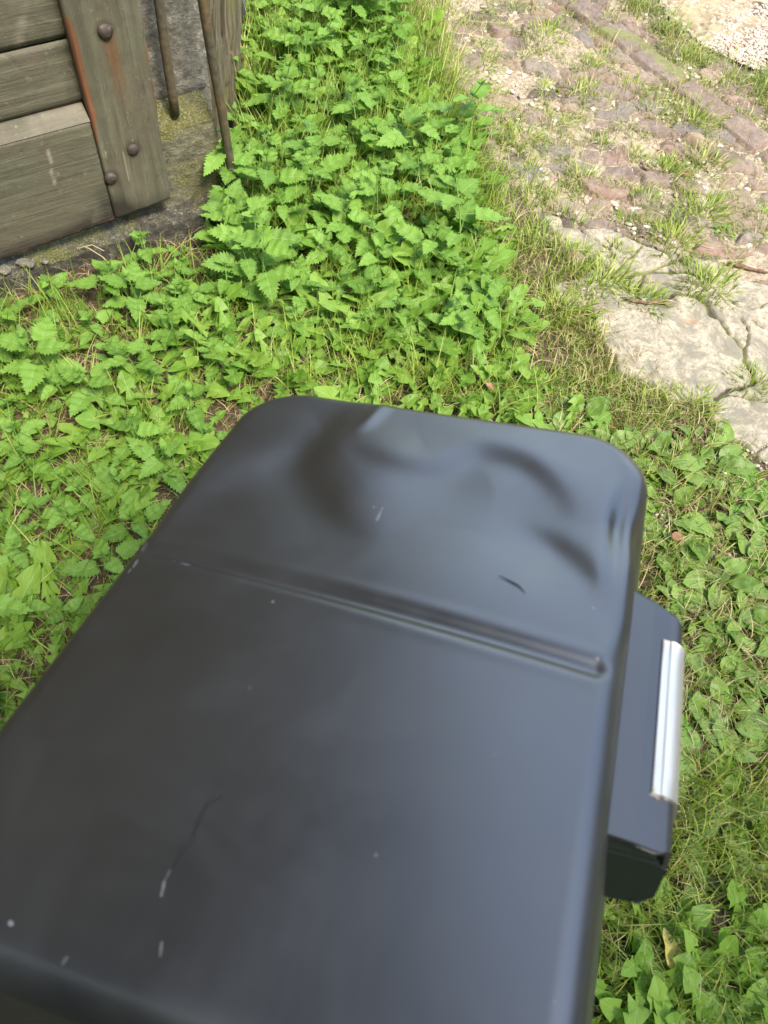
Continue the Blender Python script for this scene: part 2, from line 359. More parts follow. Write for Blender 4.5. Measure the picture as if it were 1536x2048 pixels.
for a_, b_, w_, k_ in [((325, 1795), (331, 1768), .0016, .55), ((322, 1915), (325, 1888), .0013, .4), ((343, 1745), (331, 1768), .0007, .4), ((754, 1046), (766, 1022), .0022, .30), ((268, 1135), (276, 1122), .0020, .45), ((258, 1146), (262, 1140), .0016, .4),
                       ((362, 1128), (380, 1133), .0016, .5), ((345, 1122), (350, 1124), .0014, .35), ((21, 1845), (24, 1849), .0022, .6), ((125, 1925), (132, 1918), .0026, .25), ((548, 1214), (549, 1215), .0018, .5), ((748, 1020), (749, 1021), .0018, .4), ((1186, 1215), (1187, 1216), .0022, .4), ((1194, 1318), (1196, 1320), .0022, .4), ((752, 1716), (753, 1717), .0018, .35), ((285, 1092), (290, 1084), .0048, .12)]:
    c = t.mix(t.math('MULTIPLY', seg_mask(t, lidp(*a_), lidp(*b_), w_), k_ * .62), c, (.42, .43, .44))
M['black'] = t.fin(c, sm, None, **{'IOR': 2.15, 'Specular IOR Level': .5})
t = NT('black_plastic'); M['plastic'] = t.fin(t.mix(t.noise(200, 3), (.012, .0125, .013), (.018, .0185, .0195)), .40, None, IOR=1.9)
t = NT('dark_green_cap'); M['cap'] = t.fin(t.mix(t.noise(40, 3), (.008, .014, .010), (.014, .022, .016)), .45)
t = NT('brushed_steel'); n = t.noise(1, 4, .6, t.coord('Object', (400, 6, 400)))
M['steel'] = t.fin(t.ramp(n, [(.3, (.62, .61, .59)), (.7, (.86, .77, .64))]), .50, None, Metallic=1.0)
t = NT('screw'); M['screw'] = t.fin((.6, .62, .6), .3, None, Metallic=1.0)

# ------------------------------------------------------------------ ground layout (outlines found on the ground)
slab_px = [(1086, 432), (1118, 430), (1130, 452), (1160, 457), (1232, 458), (1250, 468), (1292, 482), (1335, 500), (1385, 507), (1432, 528), (1480, 556), (1536, 566), (1600, 575), (1760, 700), (1720, 960), (1600, 935), (1536, 925), (1482, 893), (1432, 862), (1420, 812), (1350, 806), (1300, 772), (1240, 745), (1205, 680), (1188, 622), (1130, 606), (1100, 575), (1150, 552), (1200, 528), (1130, 500)]
slab = G(slab_px)
cracks_px = [[(1160, 458), (1200, 490), (1222, 502)], [(1250, 469), (1232, 480), (1222, 502), (1232, 520)], [(1280, 492), (1262, 512), (1255, 520)],
  [(1230, 463), (1290, 490), (1330, 508), (1346, 524), (1310, 540), (1284, 552), (1280, 575), (1272, 590)], [(1346, 524), (1380, 515), (1410, 522)],
  [(1200, 535), (1240, 548), (1300, 549), (1360, 545), (1420, 562)], [(1320, 582), (1348, 568)], [(1280, 560), (1330, 570), (1390, 592)],
  [(1320, 598), (1352, 590), (1392, 590), (1410, 610), (1425, 632), (1450, 660), (1475, 686), (1488, 700), (1486, 722), (1494, 735), (1512, 762), (1500, 772), (1470, 780), (1440, 795), (1418, 812)],
  [(1392, 590), (1450, 602), (1500, 620), (1560, 600)], [(1480, 632), (1492, 655), (1497, 690), (1488, 700)], [(1500, 640), (1536, 662), (1600, 680)],
  [(1455, 790), (1500, 800), (1560, 808)], [(1370, 535), (1450, 552), (1536, 572)], [(1498, 885), (1516, 905), (1545, 888)], [(1516, 905), (1514, 930)],
  [(1512, 762), (1560, 790), (1620, 800)], [(1345, 524), (1360, 545), (1395, 556)]]
cracks = [G(c) for c in cracks_px]
path_px = [(780, -60), (815, 60), (880, 150), (930, 230), (990, 330), (1045, 400), (1085, 470), (1160, 560), (1300, 600), (1600, 640), (1850, 830), (2250, 520), (1536, 190), (1440, 120), (1310, 50), (1240, -30), (1190, -110), (900, -160)]
path = G(path_px)
grav_px = [(1300, -60), (1330, 30), (1400, 95), (1480, 120), (1540, 150), (1800, 230), (2600, 420), (2600, -700), (1250, -700)]
gravel = G(grav_px)

def soil_z(x, y):
    return (fbm(x, y, 3.0, 5) - .5) * .030 + (fbm(x, y, 22, 9) - .5) * .012
def moss_f(x, y):
    P = np.stack([x, y], 1)
    m = .25 + .35 * (fbm(x, y, 4, 31) - .5)
    m = m + .22 * np.clip(np.maximum(x - .95, np.maximum(-x - 1.0, -y - .1)) * 3, 0, 1)
    m = m + .35 * np.exp(-(pdist(P, G([(1150, 640), (1210, 720), (1230, 860)])) / .10) ** 2)
    m = m + .35 * np.exp(-(pdist(P, G([(1440, 1660), (1480, 1800)])) / .16) ** 2)
    m = m + .18 * np.exp(-(pdist(P, G([(60, 640), (250, 620)])) / .15) ** 2)
    return m
def sand_f(x, y):
    P = np.stack([x, y], 1)
    return sstep(-.16, .03, sdist(P, path))
PROF = []
def grid(x0, x1, y0, y1, st):
    xs = np.arange(x0, x1 + st / 2, st); ys = np.arange(y0, y1 + st / 2, st)
    X, Y = np.meshgrid(xs, ys); nx = len(xs); ny = len(ys)
    idx = np.arange(nx * ny).reshape(ny, nx)
    Fc = np.stack([idx[:-1, :-1], idx[:-1, 1:], idx[1:, 1:], idx[1:, :-1]], -1).reshape(-1, 4)
    return X.ravel(), Y.ravel(), Fc
def cull(x, y, z, Fc, keep, at):
    kf = keep[Fc].any(1); Fc = Fc[kf]
    used = np.zeros(len(x), bool); used[Fc.ravel()] = True
    re = np.cumsum(used) - 1
    return np.stack([x, y, z], 1)[used], re[Fc], {k: v[used] for k, v in at.items()}

# near soil
x, y, Fc = grid(-1.6, 2.6, -1.4, 4.2, .013)
P = np.stack([x, y], 1)
hole = np.minimum(1, np.maximum(sstep(-.01, .04, sdist(P, slab)), sstep(-.005, .05, sdist(P, path)))) 
z = soil_z(x, y) - hole * .035
o = mesh_obj('ground', np.stack([x, y, z], 1), Fc, M['soil'], smooth=True, attrs={'moss': moss_f(x, y), 'sand': sand_f(x, y) * (.35 + .9 * fbm(x, y, 6, 44))})
tag(o, 'dark soil and moss under the weeds beside the barn', None, kind='structure')
# far ground, to the horizon
R = [(-1.6, -1.4, 2.6, 4.2), (-4, -4, 5, 8), (-15, -15, 16, 18), (-220, -220, 220, 220)]
V = []; 
for a_, b_, c_, d_ in R: V += [(a_, b_, -.02 - .0), (c_, b_, -.02), (c_, d_, -.02), (a_, d_, -.02)]
Ff = []
for k in range(3):
    for j in range(4):
        j2 = (j + 1) % 4; Ff.append((4 * k + j, 4 * (k + 1) + j, 4 * (k + 1) + j2, 4 * k + j2))
o = mesh_obj('far_ground', V, Ff, M['soil'], attrs={'moss': [.9] * 16, 'sand': [0.] * 16}); tag(o, kind='structure')

# cobbled path
x, y, Fc = grid(-.5, 2.1, 1.2, 3.6, .0050)
P = np.stack([x, y], 1); sdp = sdist(P, path); sds = sdist(P, slab)
kA = gnd(1230, 50); kB = gnd(1440, 210); kd = (kB - kA) / np.linalg.norm(kB - kA); kn = np.array([kd[1], -kd[0]]); kn = kn if kn @ (gnd(1000, 300) - kA) > 0 else -kn
e1 = gnd(1420, 330) - gnd(1080, 300); e1 /= np.linalg.norm(e1); e2 = np.array([-e1[1], e1[0]])
seeds = []
rowy = -2.5; r_ = np.random.default_rng(3)
O = gnd(1200, 300)
while rowy < 2.5:
    hh = r_.uniform(.042, .085); xx = -2.8
    while xx < 3.2:
        ww = r_.uniform(.07, .17); seeds.append((xx + ww / 2, rowy + hh / 2 + r_.normal(0, .012), ww, hh, r_.random(), r_.random(), r_.normal(0, .10), r_.normal(0, .14))); xx += ww
    rowy += hh
S = np.array(seeds)
W = np.stack([x + .02 * (fbm(x, y, 14, 71) - .5) * 2 + .010 * (fbm(x, y, 60, 72) - .5), y + .02 * (fbm(x, y, 14, 73) - .5) * 2 + .010 * (fbm(x, y, 60, 74) - .5)], 1) - O
U_ = W @ e1; V_ = W @ e2
best = np.full(len(x), 9.); sec = np.full(len(x), 9.); bi = np.zeros(len(x), int)
order = np.argsort(V_)
# chunk by rows for speed
for lo_ in np.arange(-2.6, 2.6, .1):
    sel = np.where((V_ >= lo_) & (V_ < lo_ + .1))[0]
    if len(sel) == 0: continue
    sj = np.where((S[:, 1] > lo_ - .14) & (S[:, 1] < lo_ + .24))[0]
    for ulo in np.arange(-2.6, 3.0, .2):
        s2 = sel[(U_[sel] >= ulo) & (U_[sel] < ulo + .2)]
        if len(s2) == 0: continue
        k2 = sj[(S[sj, 0] > ulo - .25) & (S[sj, 0] < ulo + .45)]
        if len(k2) < 2: continue
        dx = (U_[s2][:, None] - S[k2, 0]) / S[k2, 2]; dy = (V_[s2][:, None] - S[k2, 1]) / S[k2, 3]
        D = (np.abs(dx) ** 3 + np.abs(dy) ** 3) ** (1 / 3)
        a2 = np.argsort(D, 1)[:, :2]; rr = np.arange(len(s2))
        best[s2] = D[rr, a2[:, 0]]; sec[s2] = D[rr, a2[:, 1]]; bi[s2] = k2[a2[:, 0]]
edge = sec - best
s_ = S[bi]
exist = s_[:, 4] > .17
du = (U_ - s_[:, 0]); dv = (V_ - s_[:, 1])
top = .0035 + .010 * s_[:, 5] + s_[:, 6] * du + s_[:, 7] * dv + (fbm(x, y, 45, 80) - .5) * .010
prof = sstep(.03, .18, edge)
stone_z = np.where(exist, top * prof - .012 * (1 - prof), -.02)
sand_z = (fbm(x, y, 5, 90) - .5) * .026 + (fbm(x, y, 30, 91) - .5) * .010 - .001 + (fbm(x, y, 90, 92) - .5) * .004
z = np.maximum(stone_z, sand_z)
mask = sstep(-.002, .003, stone_z - sand_z)
rnd = s_[:, 5] * .6 + s_[:, 4] * .57 - .17 + .0
# kerb row of larger squared stones
tk = (P - kA) @ kd; dk = (P - kA) @ kn
wob = .012 * (fbm(x, y, 10, 95) - .5) * 2
kin = np.abs(dk - .045 + wob) < .062
seg = np.floor((tk + .02 * np.sin(tk * 9)) / .165); fr = (tk + .02 * np.sin(tk * 9)) / .165 - seg
pk = sstep(0, .012, .055 - np.abs(dk - .045 + wob)) * sstep(0, .08, np.minimum(fr, 1 - fr))
hk = _hash(seg, seg * 0 + 3, 5)
zk = (.012 + .008 * hk + (hk - .5) * .15 * (dk - .045) + (fbm(x, y, 45, 81) - .5) * .008) * pk - .01 * (1 - pk)
kz = kin & (pk > .02) & (tk > -.9) & (tk < 1.1)
z = np.where(kz, np.maximum(zk, sand_z), z); mask = np.where(kz, sstep(-.001, .003, zk - sand_z), mask); rnd = np.where(kz, .1 + .28 * hk, rnd)
z = z - sstep(.02, -.05, sdp) * .05 - sstep(-.01, .03, sds) * .035
tr_ = P - gnd(1110, 100)                                           # a patch of tyre ripple in the sand
rip = np.exp(-((tr_ @ kd) / .12) ** 2 - ((tr_ @ kn) / .10) ** 2)
z = z * (1 - .8 * rip) + rip * (.012 + .004 * np.sin((tr_ @ e1) * 330)); mask = mask * (1 - sstep(.3, .5, rip))
mossc = .18 + .5 * np.exp(-(pdist(P, G([(1190, 70), (1290, 95), (1340, 150), (1400, 165)])) / .045) ** 2) + .15 * (1 - mask) * (fbm(x, y, 3, 99) > .55)
Vc, Fc2, at = cull(x, y, z, Fc, (sdp > -.05) & (sds < .03), {'stone': mask, 'rnd': rnd, 'moss': mossc})
o = mesh_obj('cobbled_path', Vc, Fc2, M['cobbles'], smooth=True, attrs=at); tag(o, 'path of small reddish and grey stones sunk in sand', None, kind='structure')
def path_z(q):
    i = np.argmin(np.abs(x - q[0]) + np.abs(y - q[1])); return z[i]

# gravel yard
xg, yg, Fg = grid(.2, 5.2, 2.1, 7.6, .03)
Pg = np.stack([xg, yg], 1); sg = sdist(Pg, gravel)
zg = .004 + (fbm(xg, yg, 5, 12) - .5) * .02 + (fbm(xg, yg, 40, 13) - .5) * .01 - sstep(.03, -.05, sg) * .05
Vg, Fg2, _ = cull(xg, yg, zg, Fg, sg > -.05, {})
o = mesh_obj('gravel_yard', Vg, Fg2, M['gravel'], smooth=True); tag(o, 'pale yellow gravel ground at the far right', None, kind='structure')

# concrete slab
xs, ys, Fs = grid(.15, 1.35, .92, 1.85, .0030)
Ps = np.stack([xs, ys], 1)
Pw = Ps + np.stack([(fbm(xs, ys, 25, 21) - .5), (fbm(xs, ys, 25, 22) - .5)], 1) * .028
ss = sdist(Pw, slab)
cd = np.full(len(xs), 9.)
for k, c_ in enumerate(cracks):
    cd = np.minimum(cd, pdist(Ps + np.stack([(fbm(xs, ys, 40, 23) - .5), (fbm(xs, ys, 40, 24) - .5)], 1) * .020, c_) / (1.5 if k in (8, 3, 5) else .8))
wdt = .0022 + .0026 * sstep(.45, .75, fbm(xs, ys, 12, 25))
cf = sstep(wdt + .003, wdt * .3, cd)
zs = .004 + (fbm(xs, ys, 3, 26) - .5) * .009 + (fbm(xs, ys, 30, 27) - .5) * .005 + (fbm(xs, ys, 110, 28) - .5) * .0022 - cf * .010
gp = G([(1215, 545), (1270, 562), (1330, 602)]); zs -= sstep(.035, .0, pdist(Ps, gp)) * .022
zs -= sstep(.006, -.012, ss) * .030
ru = np.exp(-(pdist(Ps, G([(1370, 644), (1385, 646)])) / .010) ** 2) * .4
Vs, Fs2, at = cull(xs, ys, zs, Fs, ss > -.012, {'crack': np.clip(cf + sstep(.012, .0, ss) * .6, 0, 1), 'rust': ru})
o = mesh_obj('concrete_slab', Vs, Fs2, M['concrete'], smooth=True, attrs=at); tag(o, 'cracked pale concrete slab flush with the ground', None, kind='structure')

# ------------------------------------------------------------------ the barn: wall plane frame (s along, o out toward camera, z up)
WA = np.array([-.93, 1.09]); WB = np.array([-.555, 1.437]); WD = (WB - WA) / np.linalg.norm(WB - WA); WN = np.array([WD[1], -WD[0]])
barn = empty('barn', (WA[0] + WD[0] * .5, WA[1] + WD[1] * .5, 0), math.atan2(WD[1], WD[0]))
tag(barn, 'corner of an old barn with green boarded door and stone plinth', 'barn')
bpy.context.view_layer.update()
# barn local: x along wall (0 at s=.5), y inward (away from camera), z up
def slabmesh(x0, x1, z0, z1, yf, yb, n=(2, 2), rough=0.0, seed=0, zf=None, bevel=0.004, mid=0.0):
    """closed slab: front at yf, back at yb, front grid with n cells; zf lets the outline vary"""
    nx, nz = n; us = np.linspace(0, 1, nx + 1); ws = np.linspace(0, 1, nz + 1)
    Ug, Wg = np.meshgrid(us, ws); Xg = x0 + (x1 - x0) * Ug; Zg = z0 + (z1 - z0) * Wg
    if zf: Xg, Zg = zf(Xg, Zg, Ug, Wg)
    db = np.minimum(np.minimum(Ug, 1 - Ug) * (x1 - x0), np.minimum(Wg, 1 - Wg) * (z1 - z0))
    Yf = yf + bevel * (1 - sstep(0, bevel * 1.3, db)) + rough * (fbm(Xg, Zg, 9, seed) - .5) + rough * .4 * (fbm(Xg, Zg, 50, seed + 3) - .5)
    Vf = np.stack([Xg, Yf, Zg], -1).reshape(-1, 3); Vb = Vf.copy(); Vb[:, 1] = yb
    idx = np.arange((nx + 1) * (nz + 1)).reshape(nz + 1, nx + 1); N0 = idx.size
    Fa = np.stack([idx[:-1, :-1], idx[:-1, 1:], idx[1:, 1:], idx[1:, :-1]], -1).reshape(-1, 4)
    ring = np.concatenate([idx[0, :], idx[1:, -1], idx[-1, ::-1][1:], idx[::-1, 0][1:-1]])
    r2 = np.roll(ring, -1)
    Fr = np.stack([ring, ring + N0, r2 + N0, r2], -1)
    # corner-ish: back faces
    Fb = Fa[:, ::-1] + N0
    return np.concatenate([Vf, Vb]), np.concatenate([Fa, Fr, Fb])
S0 = .5
def zeros(V): return np.zeros(len(V))
def door_attrs(V, **kw):
    d = {k: zeros(V) for k in ('dirt', 'rust', 'bare', 'pale')}; d.update(kw); return d
door = mesh_obj('door', *slabmesh(-1.25 - S0 + .3, .30 - S0, .30, 2.05, .022, .045, (60, 60), .002, 4), M['door_h'], barn)
Vd = np.array([v.co for v in door.data.vertices])
for k, v in door_attrs(Vd, dirt=sstep(.41, .33, Vd[:, 2]) * .6 * fbm(Vd[:, 0], Vd[:, 2], 20, 4)).items():
    a = door.data.attributes.new(k, 'FLOAT', 'POINT'); a.data.foreach_set('value', v.astype(np.float32))
door['label'] = 'weathered green boarded door with studded frame'
# boards: groove between horizontal boards as proud boards
zb = .362
for k, hb in enumerate([.122, .155, .15, .16, .15, .155, .15, .16, .16, .16]):
    Vb, Fb = slabmesh(-1.2 - S0 + .3, .285 - S0, zb + .0025, zb + hb - .0025, .010, .0215, (90, 14), .0025, 30 + k, None, .003)
    dirt = sstep(.02, 0, Vb[:, 2] - zb) * .6 + sstep(.245, .268, Vb[:, 0] + S0) * .35
    pale = np.exp(-((Vb[:, 0] + S0 - .205 - .01 * np.sin(Vb[:, 2] * 60)) / .004) ** 2) * (.5 if k == 1 else 0)
    o = mesh_obj('board', Vb, Fb, M['door_h'], door, attrs=door_attrs(Vb, dirt=np.clip(dirt, 0, 1), pale=pale))
    zb += hb
# bottom rail, with a pale bevelled top edge and a ragged lower edge
def railf(X, Z, U, Wt):
    low = -.006 + .020 * (X + S0 - .2) / .4 + .006 * (fbm(X, X * 0, 25, 8) - .5) + .006 * (fbm(X, X * 0, 90, 9) - .5)
    return X, Z + (1 - Wt) * low
Vb, Fb = slabmesh(-1.2 - S0 + .3, .272 - S0, .104, .340, -.016, .022, (200, 40), .003, 50, railf, .003)
xx, zz = Vb[:, 0] + S0, Vb[:, 2]
front = Vb[:, 1] < .01
dirt = sstep(.17, .11, zz) * sstep(.12, .27, xx) * .95 * (fbm(xx, zz, 22, 7) > .35) + sstep(.125, .108, zz) * .8
dirt = dirt + np.exp(-((xx - .262) / .02) ** 2) * sstep(.23, .12, zz) * .8
pale = np.exp(-((xx - .175 - .004 * np.sin(zz * 70)) / .0012) ** 2) * sstep(.335, .30, zz) * sstep(.20, .24, zz) * .8
bare = np.where(front, sstep(.004, .0, zz - (.104 + -.006 + .020 * (xx - .2) / .4 + .003)) * .8, .0)
o = mesh_obj('rail', Vb, Fb, M['door_h'], door, attrs=door_attrs(Vb, dirt=np.clip(dirt, 0, 1), pale=np.clip(pale, 0, 1), bare=bare * (fbm(xx, zz, 14, 3) > .4)))
V = []; n_ = 80
for i in range(n_ + 1):
    xq = -1.2 - S0 + .3 + (.272 + .9) * i / n_
    j = .002 * (vnoise(i * .7, 1, 1, 3) - .5)
    V += [(xq, -.016, .3402), (xq, -.0135, .343 + j), (xq, .010, .3615 + j), (xq, .0215, .3615)]
Fb = []
for i in range(n_):
    for j in range(3): Fb.append((4 * i + j, 4 * i + 4 + j, 4 * i + 5 + j, 4 * i + 1 + j))
Vb = np.array(V)
o = mesh_obj('rail_ledge', Vb, Fb, M['door_h'], door, attrs=door_attrs(Vb, pale=.04 + .4 * (fbm(Vb[:, 0], Vb[:, 2], 30, 2) - .4)), smooth=False)  # ledge tinted paler, standing in for light on its top
o['label'] = 'sloping ledge on top of the bottom rail, tinted pale as if lit'
# stile with ragged right edge
def stf(X, Z, U, Wt):
    r = (.008 * (fbm(Z * 0 + 3, Z, 12, 18) - .5) + .006 * (fbm(Z * 0 + 3, Z, 60, 19) - .5)) * sstep(.6, 1, U)
    lo_ = (-.006 + .020 * (X + S0 - .2) / .4 + .008 * (fbm(X, X * 0, 30, 8) - .5)) * (1 - Wt)
    return X + r, Z + lo_
Vb, Fb = slabmesh(.2745 - S0, .408 - S0, .107, 2.08, -.0175, .022, (60, 420), .003, 60, stf, .003)
xx, zz = Vb[:, 0] + S0, Vb[:, 2]; front = Vb[:, 1] < .01
rust = np.exp(-((xx - .342 - .03 * (.499 - zz)) / .012) ** 2) * sstep(.33, .47, zz) * (zz < .493) * (.75 * fbm(xx * 6, zz, 8, 2) + .25)
bd_ = np.minimum(np.minimum(np.hypot(xx - .337, zz - .499), np.hypot(xx - .343, zz - .258)), np.hypot(xx - .284, zz - .208))
dirt = .55 * sstep(.024, .013, bd_) + .5 * np.exp(-((xx - .30) / .008) ** 2) * sstep(.208, .19, zz) + sstep(.17, .11, zz) * sstep(.36, .28, xx) * .8 + sstep(.21, .11, zz) * np.exp(-((xx - .278) / .014) ** 2) * .9 + sstep(.15, .11, zz) * .5
jag = .003 * (fbm(xx * 0, zz, 40, 5) - .5)
bare = np.where(front, sstep(.4045, .4075, xx + jag * 2) * ((zz > .30) & (zz < .46)) * (fbm(xx * 0 + 1, zz, 22, 6) > .42), .0)
wd = .010 * sstep(.29, .36, zz) * sstep(.56, .50, zz) + .002
bare = np.clip(bare + np.where(front, sstep(wd, wd * .7, xx - .275 + jag) * (zz > .29) * (zz < .535), 0), 0, 1)
pale = np.exp(-((xx - .322) / .001) ** 2) * (zz > .19) * (zz < .26) + np.exp(-((xx - .284) / .004) ** 2) * np.exp(-((zz - .272) / .012) ** 2) * (fbm(xx, zz, 300, 5) > .5)
o = mesh_obj('stile', Vb, Fb, M['door_v'], door, attrs=door_attrs(Vb, rust=np.clip(rust, 0, 1), dirt=np.clip(dirt, 0, 1), bare=bare, pale=np.clip(pale, 0, 1)))
def dome(r, h_, n=24, k=8, seed=0):
    V = []; Fc = []
    for i in range(k + 1):
        a = (math.pi / 2) * i / k
        for j in range(n):
            b = 2 * math.pi * j / n; rr = r * math.cos(a) * (1 + .03 * math.sin(3 * b + seed))
            V.append((rr * math.cos(b), -h_ * math.sin(a), rr * math.sin(b)))
    for i in range(k):
        for j in range(n): Fc.append((i * n + j, i * n + (j + 1) % n, (i + 1) * n + (j + 1) % n, (i + 1) * n + j))
    return np.array(V), Fc
for k, (sx, sz, rr) in enumerate([(.337, .499, .0145), (.343, .258, .0125), (.284, .208, .0135), (.281, 1.95, .0135), (.343, 1.9, .0125), (.337, 1.2, .0145)]):
    V_d, F_d = dome(rr, rr * .62, seed=k)
    o = mesh_obj('bolt', V_d + np.array([sx - S0, -.0172, sz]), F_d, M['bolt'], door, smooth=True)
    if k < 3: o['label'] = ['large dark rusty domed bolt highest on the door stile', 'dark domed bolt near the right edge of the stile', 'brown domed bolt lowest on the door corner'][k]

def rough_box(name, x0, x1, y0, y1, z0, z1, mat, parent, n=(40, 20, 40), amp=.012, seed=0, tr=None, cut=None):
    """box whose six faces are subdivided and displaced, watertight by sampling one displacement field"""
    Vs_, Fs_ = [], []
    def face(o_, a_, b_, na, nb):
        base = len(Vs_)
        for i in range(nb + 1):
            for j in range(na + 1):
                Vs_.append(o_ + a_ * (j / na) + b_ * (i / nb))
        for i in range(nb):
            for j in range(na):
                q = base + i * (na + 1) + j; Fs_.append((q, q + 1, q + na + 2, q + na + 1))
    A = np.array
    dx, dy, dz = A([x1 - x0, 0, 0.]), A([0, y1 - y0, 0.]), A([0, 0, z1 - z0])
    o0 = A([x0, y0, z0]); 
    face(o0, dx, dz, n[0], n[2]); face(o0 + dy + dx, -dx, dz, n[0], n[2])
    face(o0 + dx, dy, dz, n[1], n[2]); face(o0 + dy, -dy, dz, n[1], n[2])
    face(o0 + dz, dx, dy, n[0], n[1]); face(o0 + dy, dx, -dy, n[0], n[1])
    V = np.array(Vs_)
    if tr: V = tr(V)
    ctr = np.array([(x0 + x1) / 2, (y0 + y1) / 2, (z0 + z1) / 2]); hs = np.array([x1 - x0, y1 - y0, z1 - z0]) / 2
    q = (V - ctr) / hs
    nr = np.sign(q) * np.clip(np.abs(q) - .6, 0, 1) ** 2; nl = np.linalg.norm(nr, axis=1, keepdims=True) + 1e-9; nr = nr / nl
    d = (fbm(V[:, 0] + V[:, 1] * .7, V[:, 2] + V[:, 1] * .5, 14, seed) - .55) * amp * 1.4 + (fbm(V[:, 0] - V[:, 1], V[:, 2] + V[:, 0] * .3 - V[:, 1] * .4, 60, seed + 5) - .5) * amp * .6
    ne = (np.abs(q) > .93).sum(1); d = d - np.where(ne >= 2, amp * .5, 0)
    V = V + nr * d[:, None]
    return mesh_obj(name, V, np.array(Fs_), mat, parent, smooth=True)
# stone block with sloping mossy top; z top rises to the back
def slope(V):
    f = (V[:, 1] - .03) / .12; topm = (V[:, 2] > .20)
    V = V.copy(); V[:, 2] += np.where(topm, np.clip(f, 0, 1) * .055 * ((V[:, 2] - .20) / .045), 0); return V
o = rough_box('plinth_block', .30 - S0, .548 - S0, .022, .16, -.05, .245, M['stone'], barn, (60, 30, 70), .009, 3, slope); o['label'] = 'mossy stone block with sloping top beside the door'
o = rough_box('footing', -1.3 - S0, .540 - S0, -.030, .15, -.06, .060, M['step'], barn, (340, 30, 24), .011, 7); o['label'] = 'dark stone footing under the door'
o = rough_box('jamb', .30 - S0, .572 - S0, .085, .34, .2, 2.2, M['jamb'], barn, (40, 20, 200), .010, 11)
o = rough_box('wall', -3.2 - S0, .555 - S0, .10, .42, 2.06, 4.3, M['wall'], barn, (160, 10, 60), .03, 13)
o = rough_box('wall', -3.2 - S0, -.90 - S0, .04, .42, -.05, 2.059, M['wall'], barn, (100, 10, 90), .03, 14)
# side wall of the barn, running away from the corner
c0 = WA + WD * .575 - WN * .09
SD = np.array([-.15, 1.0]); SD /= np.linalg.norm(SD)
SN = np.array([SD[1], -SD[0]])
def side_to_local(V):
    """V: (along, out, up) in side-wall frame -> barn local"""
    Wp = c0 + V[:, :1] * SD + V[:, 1:2] * SN
    rel = Wp - (WA + WD * .5)
    return np.stack([rel @ WD, -(rel @ WN), V[:, 2]], 1)
def side_box(name, a0, a1, o0, o1, z0, z1, mat, n, amp, seed):
    ob = rough_box(name, a0, a1, o0, o1, z0, z1, mat, barn, n, amp, seed)
    V = np.array([v.co for v in ob.data.vertices]); V = side_to_local(V)
    ob.data.vertices.foreach_set('co', V.astype(np.float32).ravel()); ob.data.flip_normals(); ob.data.update(); return ob
o = side_box('side_wall', .62, 5.5, -.34, -.012, -.05, 4.3, M['wall'], (200, 10, 120), .035, 21)
# rotten timber post: tall, leaning, split
Vt = []; Ft = []; nr_, nz_ = 96, 260
for i in range(nz_ + 1):
    zq = -.04 + 2.3 * i / nz_
    for j in range(nr_):
        a = 2 * math.pi * j / nr_
        ca, sa = math.cos(a), math.sin(a); q = (abs(ca) ** 6 + abs(sa) ** 6) ** (-1 / 6)
        Vt.append((.31 + .31 * ca * q, -.085 + .085 * sa * q, zq, a))
Vt = np.array(Vt); a = Vt[:, 3]
sp = fbm(a * 5, Vt[:, 2] * 1.1, 2.2, 41); sp2 = fbm(a * 14, Vt[:, 2] * 1.6, 2.0, 43); hol = fbm(a * 2, Vt[:, 2], 5, 44)
dd = (sp - .5) * .050 - sstep(.60, .68, sp2) * .022 + (sp2 - .5) * .018 - sstep(.68, .8, hol) * .03
cx_, cy_ = .31, -.085
L = np.hypot(Vt[:, 0] - cx_, Vt[:, 1] - cy_); Vt[:, 0] += (Vt[:, 0] - cx_) / L * dd; Vt[:, 1] += (Vt[:, 1] - cy_) / L * dd
Vt[:, 1] += .045 * sstep(.1, .8, Vt[:, 2]) - .01
idx = np.arange(nr_ * (nz_ + 1)).reshape(nz_ + 1, nr_)
Ft = np.stack([idx[:-1], np.roll(idx, -1, 1)[:-1], np.roll(idx, -1, 1)[1:], idx[1:]], -1).reshape(-1, 4)
o = mesh_obj('timber_post', side_to_local(Vt[:, :3]), Ft, M['timber'], barn, smooth=True); o['label'] = 'split rotten corner timber with moss and holes'
# roof
Vr = np.array([(-3.4 - S0, -.7, 4.1), (.9 - S0, -.7, 4.1), (.9 - S0, 3.2, 6.2), (-3.4 - S0, 3.2, 6.2)]); Vr = np.concatenate([Vr, Vr + np.array([0, 0, .06])])
mesh_obj('roof', Vr, [(3, 2, 1, 0), (4, 5, 6, 7), (0, 1, 5, 4), (1, 2, 6, 5), (2, 3, 7, 6), (3, 0, 4, 7)], M['step'], barn)

